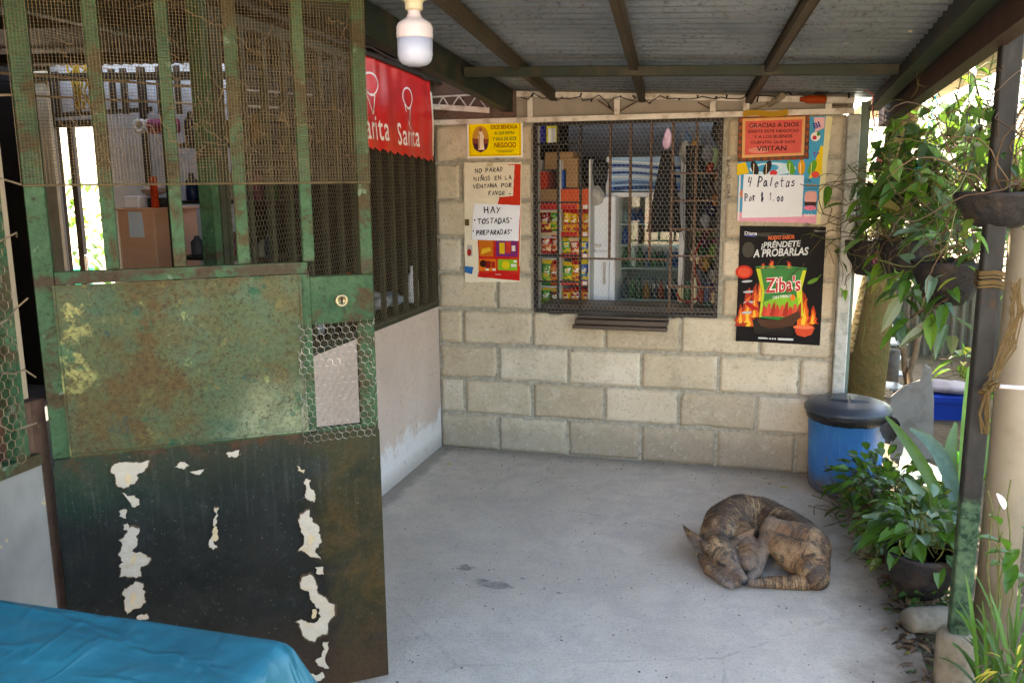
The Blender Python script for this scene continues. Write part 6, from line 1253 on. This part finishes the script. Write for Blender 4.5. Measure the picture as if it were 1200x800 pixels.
# bottom right grass clump with buds
R0=cc(1190,760,2.35); e=empty('grass_clump',(R0.x,R0.y,-.1),'clump of narrow grassy leaves at the lower right corner','plant')
m=MB()
for k in range(48):
    b=Vector((R0.x+rp.gauss(0,.035),R0.y+rp.gauss(0,.05),rp.uniform(.0,.06))); t=b+Vector((rp.uniform(-.14,.12),rp.uniform(-.1,.1),rp.uniform(.1,.42))); strap(m,bez(b,b.lerp(t,.5)+Vector((0,0,.08)),t,7),rp.uniform(.008,.014),rp.choice(('leafm','leafd','leafm')))
for k in range(10): m.mat('leafm'); m.leaf(cc(1165+rp.uniform(0,40),600+rp.uniform(0,90),2.4),(rp.gauss(0,1),-.3,rp.gauss(.3,.5)),.08,.035)
part(m,'foliage',None,e); m=MB(); 
for k in range(5): b=Vector((R0.x+rp.gauss(0,.05),R0.y,.0)); m.tube(wig(b,cc(1155+rp.uniform(0,35),545+rp.uniform(0,110),2.4),9,.02,0,k),.0022,5)
part(m,'stems','stem',e)
m=MB(); m.smooth=True; strap(m,bez(cc(1177,596,2.35),cc(1176,588,2.35),cc(1168,578,2.35),5),.018,'whitep'); part(m,'bud',None,e)
m=MB(); leaves_cloud(m,tuple(cc(1195,790,2.2)),(.08,.08,.05),40,.05,.008,('root','root','leafy')); tag(m.build('dry_leaf_litter',None),'dry brown leaf litter at the lower right corner','leaf litter',kind='stuff')
# small loose foliage around the white pipe
bush('shrub','bright shrub behind the white pipe at the right edge',tuple(cc(1215,520,3.4)),(.18,.2,.30),90,.08,.04,('leafm','leafl','leafl'),16)
bush('shrub','yellowish shrub left of the pole at fence height',tuple(cc(1130,425,4.2)),(.07,.10,.08),16,.09,.045,('leafy','leafl','leafm'),12)
# ---- garden background
tk=empty('tree',(cc(1016,470,5.8).x,cc(1016,470,5.8).y,-.12),'mossy ochre tree trunk standing behind the trash can','tree')
b0=cc(1008,470,5.8); m=MB(); m.smooth=True; m.lathe((0,0,0),[(0,0)],3) if False else None
base=Vector((b0.x,b0.y,-.15)); t1=cc(1022,380,5.8); t2=cc(1034,310,5.8); t3=cc(1050,180,5.8); t4=cc(1090,20,5.9); m.tube([base,b0,t1,t2,t3,t4,t4+Vector((.2,.1,1.2))],[.17,.145,.125,.105,.09,.07,.04],18); part(m,'trunk','trunk',tk)
m=MB(); cr=t4+Vector((.4,.3,1.6)); leaves_cloud(m,tuple(cr),(1.5,1.5,.9),900,.22,.11,('leafm','leafl','leafd')); part(m,'crown',None,tk)
m=MB(); m.smooth=True; fx0=cc(1046,360,8).x-.1; yF=4.1; m.grid(lambda a,b:(fx0+a*2.2,yF+.02*math.sin((fx0+a*2.2)*2*PI/.076),-.9+b*1.42),260,3); tag(m.build('sheet_fence','fence'),'upright corrugated sheet fence at the back of the garden','fence')
for i,(px,py,dd,w,mats,lb) in enumerate(((1060,250,7,.55,('leafl','leafm'),'pale bushy shrub seen between the hanging pots'),(1150,250,7.5,.7,('leafl','leafm'),'tall bush behind the fence right of centre'),(1100,200,9,.9,('leafm','leafl'),'large leafy tree crown beyond the fence'),(1290,300,6,.6,('leafm','leafl'),'bush at the right edge beyond the white pipe'),(1260,470,5,.38,('leafd','leafm'),'dark low bush behind the white pipe'))):
    bush('garden_shrub',lb,tuple(cc(px,py,dd)),(w,w*.8,w*.8),420,.12,.06,mats,20,'shrub')
# rack, poles, cement sheet, crate, tarp, ball
e=empty('metal_rack',tuple(cc(1046,440,6.5)),'dark metal rack between the tree trunk and the fence','rack')
for px in (1034,1056):
    a=cc(px,360,6.5); m=MB(); m.box((a.x-.012,a.y-.012,-.15),(a.x+.012,a.y+.012,a.z+.3)); part(m,'upright','cable',e)
for py in (384,400,418,436,452):
    a=cc(1034,py,6.5); b=cc(1056,py,6.5); m=MB(); m.bar((a.x,a.y,a.z),(b.x,b.y,a.z),.25,.014); part(m,'shelf_board','steel',e)
m=MB(); m.smooth=True; a=cc(1043,425,6.4); m.lathe((a.x,a.y-.1,a.z-.11),[(.05,0),(.05,.22),(.045,.23),(0,.23)],16); tag(m.build('grey_jar','fibre'),'grey container standing in the metal rack','jar')
for i,(x0,y0,x1,y1,lb) in enumerate(((1058,395,1072,520,'thin straight stick leaning behind the cement sheet'),(1078,390,1052,470,'crooked stick crossing the other behind the cement sheet'))):
    m=MB(); m.smooth=True; m.tube(wig(dep(x0,y0,5.4),dep(x1,y1+30,5.2),9,.03,0,i),.018,8); tag(m.build('stick','root'),lb,'stick','sticks behind the cement sheet')
a=[cc(x,y,5.1) for x,y in ((1043,545),(1092,545),(1094,470),(1090,432),(1084,428),(1078,446),(1060,452),(1052,458),(1044,465),(1043,500))]
m=MB(); n=len(a); off=Vector((.01,.04,0)); m.add(list(a)+[p+off for p in a],[tuple(range(n-1,-1,-1)),tuple(range(n,2*n))]+[(i,(i+1)%n,n+(i+1)%n,n+i) for i in range(n)]); tag(m.build('cement_sheet','fibre'),'broken grey fibre cement sheet leaning behind the trash can','cement sheet')
a=cc(1090,505,5.9); b=cc(1150,505,5.9); zt_=cc(1090,462,5.9).z; e=empty('blue_crate',((a.x+b.x)/2,a.y+.2,a.z),'blue plastic crate piled with cloths by the fence','crate')
m=MB(); m.cbox((a.x,a.y,-.15),(b.x,a.y+.35,zt_),.01); m.box((a.x-.01,a.y-.012,zt_-.04),(b.x+.01,a.y-.001,zt_-.005)); part(m,'body',pm('#123a9a',.4),e)
blob('cloth_heap',((a.x+b.x)/2-.05,a.y+.15,zt_-.01),.13,simple('grey_cloth',(.40,.36,.38),.9),'heap of pale grey cloths lying on the blue crate','cloth',1.3,1,.35)
a=cc(1060,525,4.6); b=cc(1125,590,3.9); m=MB(); m.smooth=True
A=Vector((cc(1060,520,4.4))); B=Vector(cc(1118,560,4.2)); Cc=Vector(cc(1110,600,3.8)); Dd=Vector(cc(1050,560,4.0)); m.grid(lambda u,v:tuple((A*(1-u)+B*u)*(1-v)+(Dd*(1-u)+Cc*u)*v+Vector((0,0,.02*noise.noise(Vector((u*3,v*3,0)))))),14,14)
tag(m.build('cream_sheet','creamp'),'pale cream board lying in the planting bed behind the plants','board')
a=cc(1112,535,4.1); m=MB(); m.smooth=True; m.lathe((a.x,a.y,a.z-.045),[(0,0)]+[(.05*math.sin(t),.045*(1-math.cos(t))) for t in [PI*i/10 for i in range(1,10)]]+[(0,.09)],20); tag(m.build('green_ball',pm('#4aa81c',.35)),'bright green plastic ball among the plants','ball')
# awning sheet and neighbour house
e1=onX(1064,128,3.3); m=MB(); m.smooth=True; m.grid(lambda a,b:(2.42+.95*a+0,-1.1+b*7.1,2.03+ (e1.z-2.03)*a+.008*math.sin(a*.95*2*PI/.076)),120,4); tag(m.build('lean_to_roof','beigew'),'beige lean-to roof sheet outside the patio, lit from above','roof')
m=MB(); m.box((5.2,-2,-.3),(5.4,9,1.3)); tag(m.build('garden_wall','mint'),'sunlit pale green wall on the far side of the garden','wall')
hs=empty('neighbour_house',(8,8,-.3),'bright neighbouring house glimpsed through the plants','house'); m=MB(); m.box((6.2,5,-.3),(10,12,3.2)); part(m,'wall',simple('pale_wall',(.72,.70,.66),.8),hs); m=MB(); m.add([(5.7,4.5,3.2),(10.5,4.5,3.2),(10.5,12.5,4.2),(5.7,12.5,4.2),(5.7,4.5,3.3),(10.5,4.5,3.3),(10.5,12.5,4.3),(5.7,12.5,4.3)],[(0,3,2,1),(4,5,6,7),(0,1,5,4),(1,2,6,5),(2,3,7,6),(3,0,4,7)]); part(m,'roof','roofd',hs)
m=MB(); m.box((7.2,4.97,.6),(8.2,4.995,1.8)); part(m,'window','dark',hs)
hb=empty('house',(-1,-10,-.3),'added cream house behind the camera, unseen, bouncing sunlight into the patio','house'); m=MB(); m.box((-11,-10.6,-.3),(1.2,-10,4.2)); part(m,'wall',simple('cream_bounce_render',(.70,.58,.44),.85,0,.08,2,.2),hb); m=MB(); m.box((-1.5,-9.99,-.3),(-.5,-9.97,1.9)); part(m,'door','ledge',hb); m=MB(); m.box((-5,-9.99,.9),(-3.6,-9.97,2.0)); part(m,'window','dark',hb)  # unseen house added so its sunlit wall bounces warm light inside
# things outside the rear doorway: shrub
q=onY(92,290,YB+1.6); bush('shrub','bright green shrub outside the rear doorway',(q.x,q.y,.9),(.5,.4,.7),160,.12,.07,('leafl','leafm'),10)


# loose grit and litter
rg_=random.Random(3); m=MB()
for k in range(480):
    px_=rg_.uniform(.02,2.22); py_=rg_.uniform(-3.4,-.03) if k%3 else -abs(rg_.gauss(0,.12))-.01
    if k%5==0: px_=min(2.24,2.15+rg_.gauss(0,.07))
    q=rg_.uniform(.0012,.0035); m.mat(pm(rg_.choice(('#3a3028','#5a4c3c','#8a8070','#2a221c','#6e5a40')),.9)); m.lathe((px_,py_,0),[(q,0),(q*.9,q*.8),(0,q*1.2)],5,rg_.uniform(.6,1.4),rg_.uniform(.6,1.4))
tag(m.build('floor_grit',None,origin=(0,0,0)),'scattered grit and crumbs of dirt on the concrete floor','grit',kind='stuff')
m=MB()
for k in range(520):
    px_=2.27+abs(rg_.gauss(0,.09)) if k%3 else 2.25+rg_.gauss(0,.03); py_=rg_.uniform(-2.1,-.25); m.mat(rg_.choice(('twig','twig','root',pm('#2a2018',.9),pm('#4a3826',.9),'leafd'))); m.leaf((px_,py_,.004 if px_<2.27 else gz(px_,py_)+rg_.uniform(0,.05)),(rg_.gauss(0,1),rg_.gauss(0,1),.25),rg_.uniform(.015,.06),rg_.uniform(.006,.022),droop=.3)
tag(m.build('bed_litter',None,origin=(2.3,-1,0)),'dead leaves and twigs littering the edge of the planting bed','leaf litter',kind='stuff')
# fallen leaves on the floor
fl_=[(526,544,'leafy','yellow leaf on the floor near the corner of the walls',.035),(553,573,'leafm','tiny green leaf fleck in the left half of the floor',.014),(918,571,'leafy','yellow green dry leaf in front of the trash can',.035),(901,567,pm('#8a5a30'),'small tan leaf in front of the trash can, left of the yellow one',.02),(1072,750,pm('#2a2018'),'dark curled leaf near the pole footing',.04),(1062,742,pm('#8a6a48'),'tiny tan chip of leaf near the pole footing',.02),(568,710,'leafm','green fleck in the near part of the floor',.014),(545,621,pm('#b8c8d8'),'tiny pale paper scrap on the floor',.012)]
for (x,y,mt,lb_,s_) in fl_:
    p=onZ(x,y,.003); m=MB(); m.mat(mt); m.leaf((p.x-s_/2,p.y,.003),(1,rp.uniform(-.6,.6),.25),s_*1.3,s_*.5,droop=.1); tag(m.build('fallen_leaf',None),lb_,'leaf','leaves fallen on the floor')
# floor stains are patches in the concrete itself: thin damp marks
m=MB()
def stain(cx,cy,rx,ry,seed):
    rd=random.Random(int(seed*10)); n=11; p0=[(cx+rx*math.cos(t)*rd.uniform(.45,1.15),cy+ry*math.sin(t)*rd.uniform(.45,1.15)) for t in [2*PI*i/n for i in range(n)]]; pts=[]
    for i in range(n): pts+=frac(p0[i],p0[(i+1)%n],3,rd)
    tr=tessellate_polygon([[Vector((a,b,0)) for a,b in pts]]); m.add([(a,b,.0025) for a,b in pts],[tuple(t) for t in tr])
for (x,y,rx,ry) in ((546,666,.042,.030),(585,686,.085,.026),(568,680,.03,.010),(612,678,.014,.007),(655,695,.018,.007)):
    p=onZ(x,y,0); stain(p.x,p.y,rx,ry,x*.1)
t=NT('floor_stain'); st_m=t.fin(t.ramp(t.noise(30,4),[(.35,(.20,.175,.15)),(.65,(.34,.31,.275))]),.8); tag(m.build('floor_stain',st_m,origin=(0,0,0)),kind='structure')

# ================================================================== LIGHT
w=bpy.data.worlds.new('World'); sc.world=w; w.use_nodes=True; nt=w.node_tree; sk=nt.nodes.new('ShaderNodeTexSky'); sk.sky_type='NISHITA'; sk.sun_disc=False
SE,SA=R(58),R(-15)   # sun stands behind the block wall, a little to the left
sdir=Vector((math.sin(SA)*math.cos(SE),math.cos(SA)*math.cos(SE),math.sin(SE)))
sk.sun_elevation=SE; sk.sun_rotation=SA; sk.air_density=1.; sk.dust_density=2.; sk.ozone_density=1.
bg=nt.nodes['Background']; bg.inputs[1].default_value=.15; nt.links.new(sk.outputs[0],bg.inputs[0])
sl=bpy.data.lights.new('sun','SUN'); sl.energy=5.0; sl.angle=R(.5); sl.color=(1,.95,.87); so=bpy.data.objects.new('sun',sl); COL.objects.link(so); so.rotation_euler=sdir.to_track_quat('Z','Y').to_euler(); so.location=sdir*30
sc.view_settings.view_transform='Standard'; sc.view_settings.look='None'; sc.view_settings.exposure=3.3; sc.view_settings.use_white_balance=True; sc.view_settings.white_balance_temperature=7500; sc.view_settings.white_balance_tint=10; sc.view_settings.gamma=1; sc.view_settings.use_curve_mapping=False
for o in list(bpy.data.objects):
    for k in ('_w','_rot'):
        if k in o: del o[k]
